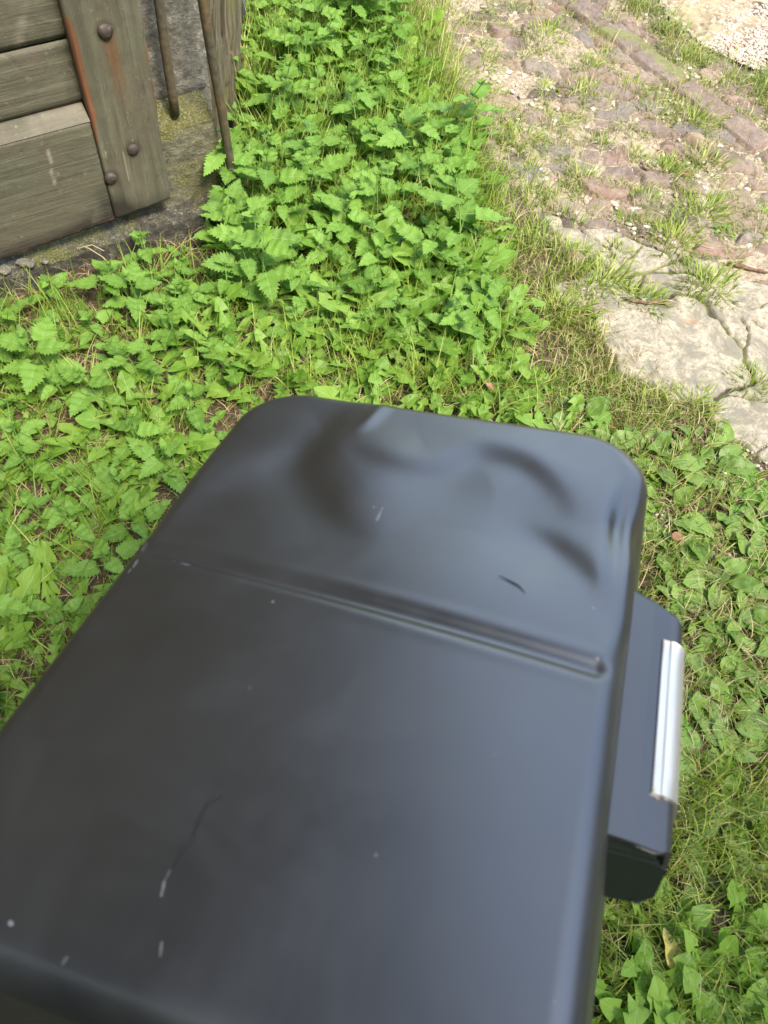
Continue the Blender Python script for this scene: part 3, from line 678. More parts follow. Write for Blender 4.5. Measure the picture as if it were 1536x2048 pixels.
# unseen buildings added around the camera to be reflected in the box lid
def added_building(name, cx_, cy_, w_, d_, h_, rz, mat, label):
    e = empty(name, (cx_, cy_, 0), rz); tag(e, label, 'building')
    rough_box('wall', -w_ / 2, w_ / 2, -d_ / 2, d_ / 2, -.05, h_, mat, e, (90, 30, 50), .03, 31)
    Vr = [(-w_ / 2 - .3, -d_ / 2 - .5, h_ - .12), (w_ / 2 + .3, -d_ / 2 - .5, h_ - .12), (w_ / 2 + .3, 0, h_ + d_ * .35), (-w_ / 2 - .3, 0, h_ + d_ * .35), (-w_ / 2 - .3, d_ / 2 + .5, h_ - .12), (w_ / 2 + .3, d_ / 2 + .5, h_ - .12)]
    mesh_obj('roof', Vr, [(0, 1, 2, 3), (3, 2, 5, 4), (0, 4, 5, 1)], M['step'], e)
    for k in range(3):
        V = [(-w_ / 3 + k * w_ / 3 - .45, .0, 1.1), (-w_ / 3 + k * w_ / 3 + .45, 0, 1.1), (-w_ / 3 + k * w_ / 3 + .45, 0, 2.3), (-w_ / 3 + k * w_ / 3 - .45, 0, 2.3)]
        for sg in (-1, 1):
            Vv = [(v[0], sg * (d_ / 2 + .02), v[2]) for v in V] + [(v[0], sg * (d_ / 2 - .1), v[2]) for v in V]
            mesh_obj('window', Vv, [(0, 1, 2, 3), (4, 5, 6, 7), (0, 1, 5, 4), (1, 2, 6, 5), (2, 3, 7, 6), (3, 0, 4, 7)], M['rod'], e)
added_building('added_house', -1.2, -5.2, 13, 5, 5.2, .12, M['wall'], 'unseen stone building added behind the viewer for the lid to reflect')
added_building('added_shed', 9.2, 3.6, 9, 4, 4.4, math.pi / 2 - .1, M['wall'], 'unseen long low building added at far right for the lid to reflect')

# iron rods
def tube(pts, rad, n=12, cap=True):
    pts = [Vector(p) for p in pts]; V = []; Fc = []
    for i, p in enumerate(pts):
        d = (pts[min(i + 1, len(pts) - 1)] - pts[max(i - 1, 0)]).normalized()
        a = d.cross(Vector((.31, .77, .56))).normalized(); b = d.cross(a)
        r = rad[i] if hasattr(rad, '__len__') else rad
        for j in range(n):
            t_ = 2 * math.pi * j / n; V.append(tuple(p + (a * math.cos(t_) + b * math.sin(t_)) * r))
    for i in range(len(pts) - 1):
        for j in range(n): Fc.append((i * n + j, i * n + (j + 1) % n, (i + 1) * n + (j + 1) % n, (i + 1) * n + j))
    if cap: Fc.append(tuple(range(n))[::-1]); Fc.append(tuple(range((len(pts) - 1) * n, len(pts) * n)))
    return V, Fc
def wl3(s, off, z): p = WA + WD * s + WN * off; return (p[0], p[1], z)
def rodpts(p0, p1, n=30, w=.002):
    p0, p1 = Vector(p0), Vector(p1)
    return [p0.lerp(p1, i / n) + Vector((w * (vnoise(i * .8, 0, .5, 3) - .5) * 2, w * (vnoise(i * .8, 5, .5, 4) - .5) * 2, 0)) for i in range(n + 1)]
V, Fc = tube(rodpts(wl3(.466, -.045, .262), wl3(.474, -.045, 1.75)), .0098, 14)
o = mesh_obj('iron_rod', V, Fc, M['rod'], smooth=True); tag(o, 'thin rusty rod standing on the mossy stone block', 'rod', 'rusty rods by the barn corner')
V, Fc = tube(rodpts(wl3(.578, .0, -.02), wl3(.435, .005, 1.75)), .0100, 14)
o = mesh_obj('iron_rod', V, Fc, M['rod'], smooth=True); tag(o, 'longer rusty rod leaning before the timber, foot in the nettles', 'rod', 'rusty rods by the barn corner')
V_d, F_d = dome(.02, .006, 20, 4)
Vd = np.stack([V_d[:, 0], V_d[:, 2], -V_d[:, 1]], 1) * np.array([1.0, .8, 1]) + np.array(wl3(.468, -.047, .262))
# ------------------------------------------------------------------ the black box
VL = np.array([1451 - CX, -(-424 - CY), F]); VC = np.array([-3909 - CX, -(-50 - CY), F])
l = VL / np.linalg.norm(VL); c = -VC / np.linalg.norm(VC); c -= l * (l @ c); c /= np.linalg.norm(c); nn = np.cross(c, l)
BS = .55
P0 = np.array([(760 - CX) / F, -(1215 - CY) / F, 1.])
def pl(px, py, zz=0.0):
    v = np.array([px - CX, -(py - CY), F]) / F; Pz = P0 - nn * zz
    t_ = (nn @ Pz) / (nn @ v); dd_ = v * t_ - P0; return np.array([dd_ @ c, dd_ @ l])
bx = empty('metal_box'); tag(bx, 'black metal box with dented corner, pressed groove and steel trimmed handle', 'box')
mw = Matrix.Identity(4); cw, lw, zw, pw = toW(c), toW(l), -toW(nn), toW(P0) * BS
for i in range(3): mw[i][0] = cw[i] * BS; mw[i][1] = lw[i] * BS; mw[i][2] = zw[i] * BS; mw[i][3] = pw[i]
mw[2][3] += H
bx.matrix_world = mw
CXB, CYB, HA, HB, RR, RE, DP = -.036, -.028, .350, .488, .115, .034, .30
def outline(inset, N=720):
    a_, b_ = HA - inset, HB - inset; r = max(RR - inset, .0003)
    # equal param points on the rounded rect
    segs = []
    per = [('l', (a_, -(b_ - r)), (a_, b_ - r)), ('c', (a_ - r, b_ - r), 0), ('l', (a_ - r, b_), (-(a_ - r), b_)), ('c', (-(a_ - r), b_ - r), 90), ('l', (-a_, b_ - r), (-a_, -(b_ - r))), ('c', (-(a_ - r), -(b_ - r)), 180), ('l', (-(a_ - r), -b_), (a_ - r, -b_)), ('c', (a_ - r, -(b_ - r)), 270)]
    cnt = [150, 50, 110, 50, 150, 50, 110, 50]
    pts = []
    for s, n_ in zip(per, cnt):
        for i in range(n_):
            f_ = i / n_
            if s[0] == 'l': pts.append((s[1][0] * (1 - f_) + s[2][0] * f_, s[1][1] * (1 - f_) + s[2][1] * f_))
            else:
                an = math.radians(s[2] + 90 * f_); pts.append((s[1][0] + r * math.cos(an), s[1][1] + r * math.sin(an)))
    return np.array(pts)
NB = 720
ai, bi_, ri = HA - RE, HB - RE, RR - RE
nu, nv = 210, 300
uu, vv = np.meshgrid(np.linspace(-1, 1, nu + 1), np.linspace(-1, 1, nv + 1))
def rrk(x, y):
    """how far the rounded outline lies along the direction of a border point of the rectangle"""
    ax, ay = np.abs(x), np.abs(y); k = np.ones_like(ax)
    cx0, cy0 = ai - ri, bi_ - ri
    A_ = ax ** 2 + ay ** 2; B_ = -2 * (ax * cx0 + ay * cy0); C_ = cx0 ** 2 + cy0 ** 2 - ri ** 2
    disc = np.clip(B_ ** 2 - 4 * A_ * C_, 0, None); kk = (-B_ + np.sqrt(disc)) / (2 * A_)
    use = (ax * kk > cx0) & (ay * kk > cy0) & (ax > cx0) & (ay > cy0)
    return np.where(use, np.minimum(kk, 1), 1.0)
tt = np.maximum(np.abs(uu), np.abs(vv)) + 1e-9
k0 = rrk(uu / tt * ai, vv / tt * bi_)
sc_k = 1 - (1 - k0) * tt ** 4
gx, gy = uu * ai * sc_k, vv * bi_ * sc_k
top_g = np.column_stack([gx.ravel(), gy.ravel(), np.zeros(gx.size)])
gi = np.arange(gx.size).reshape(nv + 1, nu + 1)
bord = np.concatenate([gi[0, :-1], gi[:-1, -1], gi[-1, :0:-1], gi[:0:-1, 0]])          # counter-clockwise
bp = top_g[bord, :2]; qx = np.sign(bp[:, 0]) * np.clip(np.abs(bp[:, 0]) - (ai - ri), 0, None); qy = np.sign(bp[:, 1]) * np.clip(np.abs(bp[:, 1]) - (bi_ - ri), 0, None)
bn = np.stack([qx, qy], 1); bn[np.hypot(qx, qy) < 1e-9] = 0; bn /= (np.linalg.norm(bn, axis=1, keepdims=True) + 1e-12)
nbp = len(bord); layers = [top_g]
for i in range(1, 15):
    a_ = math.pi / 2 * i / 14; layers.append(np.column_stack([bp + bn * RE * math.sin(a_), np.full(nbp, -RE + RE * math.cos(a_))]))
for z_ in np.linspace(-RE, -DP, 22)[1:]:
    fl = .030 * (-(z_ + RE) / (DP - RE)); layers.append(np.column_stack([bp + bn * (RE + fl), np.full(nbp, z_)]))
V = np.concatenate(layers); V[:, 0] += CXB; V[:, 1] += CYB
X_, Y_, Z_ = V[:, 0].copy(), V[:, 1].copy(), V[:, 2].copy()
PP = np.stack([X_, Y_], 1)
def pp(*pts): return [pl(*p) for p in pts]
topw = sstep(-.10, -.002, Z_)
d = .012 * (1 - ((X_ - CXB) / HA) ** 2) * (1 - ((Y_ - CYB) / HB) ** 2) * topw     # crown
gd = pdist(PP, pp((294, 1098), (1190, 1338)))
groove = -(.0066 * np.exp(-(gd / .0120) ** 2.2) - .0008 * np.exp(-((gd - .022) / .010) ** 2)) * topw
gd2 = pdist(PP, [pl(292, 1097) + np.array([0, -.42]), pl(1200, 1340) + np.array([0, -.40])])
def bump_(cpt, sx, sy, rot, amp):
    q = PP - np.asarray(cpt); cr, sr = math.cos(rot), math.sin(rot)
    u = q[:, 0] * cr + q[:, 1] * sr; v = -q[:, 0] * sr + q[:, 1] * cr
    return amp * np.exp(-(u / sx) ** 2 - (v / sy) ** 2) * topw
def spline(pts, n=14):
    Q = [np.asarray(q) for q in pp(*pts)]; Q = [2 * Q[0] - Q[1]] + Q + [2 * Q[-1] - Q[-2]]; out = []
    for k in range(1, len(Q) - 2):
        for f_ in np.linspace(0, 1, n, endpoint=(k == len(Q) - 3)):
            a_, b_, c_, e_ = Q[k - 1], Q[k], Q[k + 1], Q[k + 2]
            out.append(.5 * (2 * b_ + (c_ - a_) * f_ + (2 * a_ - 5 * b_ + 4 * c_ - e_) * f_ ** 2 + (3 * b_ - a_ - 3 * c_ + e_) * f_ ** 3))
    return out
def along(pts):
    Q = spline(pts); bd = np.full(len(PP), 9.); sg = np.zeros(len(PP)); ar = np.zeros(len(PP)); s0 = 0; tot = sum(np.linalg.norm(b_ - a_) for a_, b_ in zip(Q[:-1], Q[1:]))
    for a_, b_ in zip(Q[:-1], Q[1:]):
        ab = b_ - a_; L_ = np.linalg.norm(ab); t_ = np.clip(((PP - a_) @ ab) / (ab @ ab), 0, 1); r_q = PP - (a_ + t_[:, None] * ab); di = np.hypot(*r_q.T)
        s_q = ab[0] * r_q[:, 1] - ab[1] * r_q[:, 0]; up_ = di < bd; sg[up_] = np.sign(s_q[up_]); ar[up_] = ((s0 + t_ * L_) / tot)[up_]; bd[up_] = di[up_]; s0 += L_
    return bd, sg, np.sin(np.pi * np.clip(ar, 0, 1)) ** .9
def crease(pts, w, amp):
    bd, sg, wv = along(pts); return amp * np.exp(-(bd / w) ** 2) * wv * topw
def fold(pts, w, amp, fall=.09):
    bd, sg, wv = along(pts); return amp * np.tanh(bd * sg / w) * np.exp(-(bd / fall) ** 2) * wv * topw
edge_in = np.minimum(HA - np.abs(X_ - CXB), HB - np.abs(Y_ - CYB)); ein = sstep(.0, .09, edge_in)
d += bump_(pl(830, 1000), .20, .12, .0, -.012) * ein
d += bump_(pl(770, 950), .085, .100, .6, .012)
d += crease([(700, 880), (735, 850), (780, 800)], .014, .0030)
d += fold([(760, 1090), (670, 1020), (632, 930), (665, 870), (745, 785)], .026, -.0062, .075)
d += fold([(280, 1055), (420, 975), (540, 925), (665, 885)], .036, .0060, .10)
d += fold([(690, 900), (800, 938), (880, 940), (960, 905), (1050, 925), (1120, 985), (1150, 1050)], .020, .0052, .065)
d += bump_(pl(1085, 1075), .065, .085, .3, -.007)
d += fold([(1030, 1035), (1120, 1085), (1190, 1150), (1225, 1230), (1222, 1320)], .017, .0038, .055)
d += crease([(1250, 930), (1243, 1040), (1232, 1130), (1218, 1290)], .013, -.006)
d += crease([(1262, 1240), (1255, 1300), (1248, 1400), (1240, 1500)], .010, -.0025)
d += bump_(pl(1250, 1040), .018, .060, -.05, -.009)
ng = gx.size; Dg = d[:ng].reshape(nv + 1, nu + 1)
for _ in range(4): Dg[1:-1, 1:-1] = (Dg[1:-1, 1:-1] * 2 + Dg[:-2, 1:-1] + Dg[2:, 1:-1] + Dg[1:-1, :-2] + Dg[1:-1, 2:]) / 6
d[:ng] = Dg.ravel(); d = d + groove
V[:, 2] += d
V[:, 2] -= .008 * sstep(-.46, -.515, Y_) ** 1.2
# the dented far right corner: the wall is pushed in too
wq = np.exp(-((Y_ - pl(1270, 1050)[1]) / .055) ** 2) * sstep(.24, .31, X_) * sstep(-.20, -.05, Z_)
V[:, 0] -= .008 * wq
wq2 = np.exp(-((Y_ - pl(1270, 960)[1]) / .05) ** 2) * sstep(.24, .31, X_) * sstep(-.2, -.03, Z_); V[:, 0] += .003 * wq2
V[:, 2] += .010 * np.exp(-((Y_ - .10) / .30) ** 2) * 0
Fc = [tuple(f) for f in np.stack([gi[:-1, :-1], gi[:-1, 1:], gi[1:, 1:], gi[1:, :-1]], -1).reshape(-1, 4)]
prev = bord
for k in range(len(layers) - 1):
    cur = np.arange(nbp) + ng + k * nbp; p2_, c2_ = np.roll(prev, -1), np.roll(cur, -1)
    Fc += [tuple(f) for f in np.stack([prev, cur, c2_, p2_], -1)]; prev = cur
Fc = np.array(Fc)
wseam = None
sc = np.zeros(len(V))
for (a_, b_, w_, s_q) in [((262, 1145), (282, 1120), .002, .35), ((332, 1125), (372, 1135), .0016, .3), ((756, 1040), (762, 1028), .003, .35), ((372, 1135), (420, 1150), .0014, .2), ((1190, 1290), (1196, 1310), .002, .3), ((548, 1213), (549, 1216), .002, .6), ((325, 1790), (330, 1770), .0016, .7), ((322, 1910), (325, 1890), .0012, .5), ((285, 1092), (292, 1085), .006, .5)]:
    sc = np.maximum(sc, s_q * np.exp(-(pdist(PP, pp(a_, b_)) / w_) ** 2) * (fbm(X_, Y_, 260, 6) * 1.4))
body = mesh_obj('body', V, Fc, M['black'], bx, smooth=True, attrs=None)
# specks, hair and scratch lying on the lid
def zsurf(p):
    i = np.argmin((X_ - p[0]) ** 2 + (Y_ - p[1]) ** 2 + np.where(Z_ < -.001, 9, 0)); return V[i, 2]
def ribbon(pxs, w, mat, name):
    q = []
    for k in range(len(pxs) - 1):
        for f_ in np.linspace(0, 1, 6, endpoint=(k == len(pxs) - 2)): q.append(pl(*(np.array(pxs[k]) * (1 - f_) + np.array(pxs[k + 1]) * f_)))
    q = [(a_[0], a_[1], zsurf(a_) + .0015) for a_ in q]
    ww = [w * (.35 + .65 * math.sin(math.pi * i / (len(q) - 1))) for i in range(len(q))]
    Vt_, Ft_ = tube(q, ww, 6); return mesh_obj(name, Vt_, Ft_, mat, None, smooth=True)
hair = ribbon([(448, 1598), (420, 1612), (400, 1650), (390, 1680), (365, 1710), (345, 1745)], .0012, M['hair'], 'hair')
hair.matrix_world = mw; tag(hair, 'thin dark hair lying on the black box lid, lower left', 'hair')
hair2 = ribbon([(998, 1157), (1020, 1168), (1038, 1178), (1050, 1192)], .0009, M['hair'], 'hair')
hair2.matrix_world = mw; tag(hair2, 'short dark hair on the lid above the groove', 'hair')
# rolled rim under the wall
rim = []
for k in range(13):
    a_ = math.pi * k / 12; o_ = outline(-.016 - .012 * math.sin(a_)); rim.append(np.column_stack([o_[:, 0] + CXB, o_[:, 1] + CYB, np.full(NB, -DP + .012 * math.cos(a_))]))
Vr = np.concatenate([np.column_stack([outline(-.008)[:, 0] + CXB, outline(-.008)[:, 1] + CYB, np.full(NB, -DP + .012)])] + rim)
idx = np.arange(14 * NB).reshape(14, NB)
mesh_obj('rim', Vr, np.stack([np.roll(idx, -1, 1)[:-1], idx[:-1], idx[1:], np.roll(idx, -1, 1)[1:]], -1).reshape(-1, 4), M['plastic'], bx, smooth=True)
# lower tub and legs (hidden below the lid)
tub = []; 
for k, (ins, z_) in enumerate([(.004, -DP), (.006, -DP - .1), (.02, -DP - .22), (.05, -DP - .30), (.12, -DP - .34), (.33, -DP - .345)]):
    o_ = outline(ins); tub.append(np.column_stack([o_[:, 0] + CXB, o_[:, 1] + CYB, np.full(NB, z_)]))
idx = np.arange(6 * NB).reshape(6, NB)
mesh_obj('tub', np.concatenate(tub), np.stack([np.roll(idx, -1, 1)[:-1], idx[:-1], idx[1:], np.roll(idx, -1, 1)[1:]], -1).reshape(-1, 4), M['black'], bx, smooth=True)
imw = mw.inverted()
for sx in (-1, 1):
    for sy in (-1, 1):
        top_ = mw @ Vector((CXB + sx * .22, CYB + sy * .30, -DP - .25)); bot = Vector((top_.x, top_.y, -.01))
        V, Fc = tube([imw @ top_, imw @ bot], .012 / BS, 12); mesh_obj('leg', V, Fc, M['plastic'], bx, smooth=True)

# handle: sheet channel along the right wall
def sweep_y(prof, y0, y1, ny, mat, name, parent, th, taper=None):
    """profile polyline in (x,z) given thickness th, extruded along y"""
    prof = np.array(prof); nrm_ = []
    for i in range(len(prof)):
        t_ = prof[min(i + 1, len(prof) - 1)] - prof[max(i - 1, 0)]; t_ = t_ / np.linalg.norm(t_); nrm_.append((-t_[1], t_[0]))
    nrm_ = np.array(nrm_); inner = prof - nrm_ * th
    loop = np.concatenate([prof, inner[::-1]]); n_ = len(loop); V = []
    for k in range(ny + 1):
        f_ = k / ny
        for p in loop:
            yy = y0 + (y1 - y0) * f_
            if taper: yy += taper(p, f_)
            V.append((p[0], yy, p[1]))
    Fc = []
    for k in range(ny):
        for j in range(n_): Fc.append((k * n_ + j, k * n_ + (j + 1) % n_, (k + 1) * n_ + (j + 1) % n_, (k + 1) * n_ + j))
    Fc.append(tuple(range(n_))); Fc.append(tuple(range(ny * n_, (ny + 1) * n_))[::-1])
    return mesh_obj(name, V, Fc, mat, parent, smooth=False)
def arc(cx0, cz0, r, a0, a1, n=8): return [(cx0 + r * math.cos(math.radians(a0 + (a1 - a0) * i / n)), cz0 + r * math.sin(math.radians(a0 + (a1 - a0) * i / n))) for i in range(n + 1)]
HX = .312
prof = [(HX, -.058), (.345, -.062), (.368, -.069)] + arc(.371, -.084, .015, 78, 0, 8) + [(.387, -.12), (.3875, -.16)] + arc(.357, -.178, .031, 0, -70, 8)
handle = sweep_y(prof, -.190, .172, 12, M['plastic'], 'handle', bx, .005, lambda p, f_: (f_ - .5) * -2 * .55 * max(0, p[0] - .372) - (0.022 * (p[0] - HX) / .06 if f_ > .5 else 0))
bev = handle.modifiers.new('b', 'BEVEL'); bev.width = .0008; bev.segments = 2; bev.limit_method = 'ANGLE'
pr2 = [(.3595, -.0635), (.3685, -.0655)] + arc(.3665, -.0885, .0245, 82, 0, 12) + [(.3925, -.115), (.393, -.140)]
st_ = sweep_y(pr2, -.126, .098, 8, M['steel'], 'handle_trim', handle, .003); st_['label'] = 'bright brushed steel strip wrapped over the handle edge'
for p in st_.data.polygons: p.use_smooth = True
bev = st_.modifiers.new('b', 'BEVEL'); bev.width = .0012; bev.segments = 2; bev.limit_method = 'ANGLE'
for ye, nm in ((-.184, -1), (.160, 1)):
    prc = [(HX - .004, -.108), (.378, -.106), (.3845, -.112), (.3845, -.160)] + arc(.3385, -.168, .046, 0, -88, 14) + [(HX - .004, -.214)]
    n_ = len(prc); Vc_ = [(p[0], ye - .004, p[1]) for p in prc] + [(p[0], ye + .004, p[1]) for p in prc]
    Fc_ = [tuple(range(n_)), tuple(range(n_, 2 * n_))[::-1]] + [(i, (i + 1) % n_, (i + 1) % n_ + n_, i + n_) for i in range(n_)]
    o = mesh_obj('end_cap', Vc_, Fc_, M['cap'], handle)
    bev = o.modifiers.new('b', 'BEVEL'); bev.width = .002; bev.segments = 3; bev.limit_method = 'ANGLE'
# inner block + screw in the recess
Vc_, Fc_ = [], []
o = sweep_y([(HX - .004, -.100), (.374, -.098)], -.1835, .150, 1, M['cap'], 'inner_plate', handle, .006)
V_d, F_d = dome(.004, .003, 12, 4)
o = mesh_obj('screw', np.stack([V_d[:, 0], V_d[:, 1] * 0 + V_d[:, 2], -V_d[:, 1]], 1) + np.array([.362, -.166, -.098]), F_d, M['screw'], handle, smooth=True)

# ------------------------------------------------------------------ vegetation
def rot_to(V, az, tilt, roll=0.0):
    """leaf built along +y, face up; roll about y, tilt up about x, then azimuth about z"""
    cr, sr = math.cos(roll), math.sin(roll); V = V @ np.array([[cr, 0, -sr], [0, 1, 0], [sr, 0, cr]])
    ct, st_ = math.cos(tilt), math.sin(tilt); V = V @ np.array([[1, 0, 0], [0, ct, st_], [0, -st_, ct]])
    ca, sa = math.cos(az), math.sin(az); return V @ np.array([[ca, sa, 0], [-sa, ca, 0], [0, 0, 1]])
def leaf_geo(kind, L, W, r, droop=.5, cup=.15, ncol=6):
    """returns V, F(4), uv ; base at origin, along +y"""
    if kind == 'nettle': nrow = 22
    elif kind == 'dandelion': nrow = 44
    elif kind == 'ivy': nrow = 20
    else: nrow = 16
    ts = np.linspace(0, 1, nrow + 1); us = np.linspace(-1, 1, ncol + 1)
    if kind == 'nettle':
        w = np.sin(np.pi * np.clip(ts, 0, 1) ** .58) ** .95; w /= w.max()
        tooth = np.where(np.arange(nrow + 1) % 2 == 1, 1.0, .74); tooth[-1] = 1
        fwd = np.where(np.arange(nrow + 1) % 2 == 1, .030, -.016)
        base = -.10 * np.exp(-(ts / .12) ** 2)
    elif kind == 'dandelion':
        w0 = .20 + .80 * np.clip(ts, 0, 1) ** 1.0; w0 *= np.where(ts > .76, np.clip((1 - ts) / .24, 0, 1) ** .72, 1)
        ph = (ts * (5.0 + r.uniform(-.6, .6)) + r.random()) % 1.0
        lob = np.where(ts < .76, .22 + .85 * (1 - ph) ** 1.15, .98); w = w0 * lob; w[0] = .07
        fwd = np.where(ts < .76, -.05 * (1 - ph), 0); tooth = np.ones(nrow + 1); base = 0 * ts
    elif kind == 'ivy':
        w = np.sqrt(np.clip(1 - (2 * ts - 1) ** 2, 0, 1)) ** .85 * 1.0; w[0] = .25
        tooth = 1 - .16 * (np.arange(nrow + 1) % 4 == 0); fwd = 0 * ts; base = -.22 * np.exp(-(ts / .1) ** 2)
    else:   # plantain: long stalk then an oval blade
        st0 = .30; q = np.clip((ts - st0) / (1 - st0), 0, 1)
        w = np.maximum(np.sin(np.pi * q ** .78) ** .75, .055); w[-1] = 0.02; tooth = np.ones(nrow + 1); fwd = 0 * ts; base = 0 * ts
    V = np.zeros((nrow + 1, ncol + 1, 3)); UVs = np.zeros((nrow + 1, ncol + 1, 2))
    p1, p2, p3 = r.uniform(0, 6.28, 3); tw = r.normal(0, .25); side = r.normal(0, .10)
    for i, t_ in enumerate(ts):
        for j, u in enumerate(us):
            au = abs(u); ww = w[i] * (tooth[i] if au > .99 else 1.0) * W / 2
            x_ = u * ww; y_ = t_ * L + (fwd[i] * L * (1 if au > .99 else au * .3)) + base[i] * L * au
            fold_ = cup * au * ww * 1.2
            wave = (.03 if kind == 'nettle' else .05) * W * math.sin(t_ * 13 + p1 + (2 if u > 0 else 0)) * au + .03 * W * math.sin(t_ * 24 + p2 - au * 3)
            ph_ = (t_ * 7 - au * .9) % 1.0; quilt = .035 * W * (abs(ph_ - .5) * -2 + .5) * (1 - au * .4) * (1 if kind == 'nettle' else .4)
            z_ = fold_ + wave + quilt
            x_ += side * L * t_ * t_
            an = tw * t_; xx_ = (x_) * math.cos(an) - z_ * math.sin(an) * .6; z_ = z_ * math.cos(an) + x_ * math.sin(an)
            V[i, j] = (xx_, y_, z_); UVs[i, j] = (.5 + u * .5, t_)
    # droop along the length
    yy = V[..., 1] / L; ang = droop * yy
    V[..., 2] = V[..., 2] * np.cos(ang) - L * (1 - np.cos(ang * 1.0)) * .9 * np.sign(droop if droop else 1)
    V[..., 1] = L * np.where(abs(droop) > .01, np.sin(np.abs(ang)) / max(abs(droop), .01), yy)
    idx = np.arange((nrow + 1) * (ncol + 1)).reshape(nrow + 1, ncol + 1)
    Fc = np.stack([idx[:-1, :-1], idx[:-1, 1:], idx[1:, 1:], idx[1:, :-1]], -1).reshape(-1, 4)
    return V.reshape(-1, 3), Fc, UVs.reshape(-1, 2)
class Acc:
    def __init__(s): s.V, s.F, s.U, s.R, s.n = [], [], [], [], 0
    def add(s, V, Fc, U=None, r=.5):
        s.V.append(V); s.F.append(np.asarray(Fc) + s.n); s.U.append(U if U is not None else np.zeros((len(V), 2))); s.R.append(np.full(len(V), r) if np.isscalar(r) else r); s.n += len(V)
    def mesh(s, name, mat, smooth=True):
        o = mesh_obj(name, np.concatenate(s.V), np.concatenate(s.F), mat, smooth=smooth, attrs={'rnd': np.concatenate(s.R)}, uv=np.concatenate(s.U))
        me = o.data; bpy.data.objects.remove(o); return me
def stalk(pts, rad, n=5):
    V, Fc = tube(pts, rad, n, cap=False); return np.array(V), np.array(Fc)

PR = random.Random(11)
def nettle_mesh(seed, hgt, big):
    r = random.Random(seed); A_, B_ = Acc(), Acc()
    lx, ly = r.gauss(0, .12) * hgt, r.gauss(0, .12) * hgt
    sp = lambda f_: np.array([lx * f_ * f_, ly * f_ * f_, hgt * f_])
    B_.add(*stalk([sp(i / 6) for i in range(7)], [.0018 * (1.2 - .6 * i / 6) for i in range(7)]))
    npair = 5 if hgt > .13 else 4; az0 = r.uniform(0, 6.28)
    for k in range(npair):
        f_ = .22 + .76 * k / (npair - 1); q = k / (npair - 1)
        L = big * (.80 + .35 * math.sin(q * 2.6)) * (.42 if k == npair - 1 else 1) * r.uniform(.88, 1.1)
        if k == npair - 2: L *= .80
        for sd_ in (0, math.pi):
            az = az0 + k * math.pi / 2 + sd_ + r.gauss(0, .16); L2 = L * r.uniform(.9, 1.08)
            pet = L2 * (.35 if k < npair - 2 else .12); ti = (.45 if k < npair - 1 else .75) + r.gauss(0, .12)
            p0 = sp(f_); dirv = np.array([-math.sin(az), math.cos(az), 0]); p1 = p0 + dirv * pet * math.cos(ti) + np.array([0, 0, pet * math.sin(ti)])
            B_.add(*stalk([p0, (p0 + p1) / 2 + np.array([0, 0, .002]), p1], .0008, 4))
            V, Fc, U = leaf_geo('nettle', L2, L2 * r.uniform(.56, .70), r_np(seed * 31 + k * 2 + int(sd_ > 0)), r.uniform(.15, .6), r.uniform(.05, .22))
            V = rot_to(V, az, r.uniform(-.12, .28) + (.35 if k == npair - 1 else 0), r.gauss(0, .18)) + p1
            A_.add(V, Fc, U, r.random())
        if k == npair - 1:
            for e in range(4):
                V, Fc, U = leaf_geo('nettle', L * .5, L * .25, r_np(seed + e), .3, .3); V = rot_to(V, az0 + e * 1.57 + .7, .9) + sp(1); A_.add(V, Fc, U, r.random())
    return A_.mesh('nettle_foliage', M['nettle']), B_.mesh('nettle_stem', M['stem'])
def r_np(seed): return np.random.default_rng(seed)
def rosette_mesh(kind, seed, n, L, W, mat, tilt=(.15, .8), droop=(.4, 1.0)):
    r = random.Random(seed); A_ = Acc()
    for k in range(n):
        az = 2.39996 * k + r.gauss(0, .25); q = k / max(1, n - 1); L2 = L * r.uniform(.7, 1.12) * (1 - .3 * q)
        V, Fc, U = leaf_geo(kind, L2, W * L2 / L * r.uniform(.85, 1.15), r_np(seed * 77 + k), r.uniform(*droop), r.uniform(.05, .30))
        V = rot_to(V, az, tilt[0] + (tilt[1] - tilt[0]) * (q * .8 + r.random() * .2), r.gauss(0, .22))
        V += np.array([-math.sin(az), math.cos(az), 0]) * .004 + np.array([0, 0, .003])
        A_.add(V, Fc, U, r.random())
    return A_.mesh(kind + '_leaves', M[mat])
nett = [nettle_mesh(100 + k, [.085, .11, .14, .17, .20, .12][k % 6], [.050, .058, .066, .072, .078, .056][k % 6]) for k in range(12)]
dand = [rosette_mesh('dandelion', 200 + k, [7, 9, 8, 10, 7][k % 5], [.15, .19, .14, .21, .17][k % 5], [.056, .064, .050, .070, .060][k % 5], 'dandelion', (.35, 1.05), (.4, 1.0)) for k in range(9)]
plan = [rosette_mesh('plantain', 300 + k, [5, 6, 7, 6][k % 4], [.10, .12, .135, .09][k % 4], [.046, .054, .058, .042][k % 4], 'plantain', (.25, .80), (.4, .9)) for k in range(8)]
ivy_ = [rosette_mesh('ivy', 400 + k, [6, 7, 8][k % 3], [.026, .030, .034][k % 3], [.028, .032, .036][k % 3], 'ivy', (.1, .5), (.1, .4)) for k in range(6)]

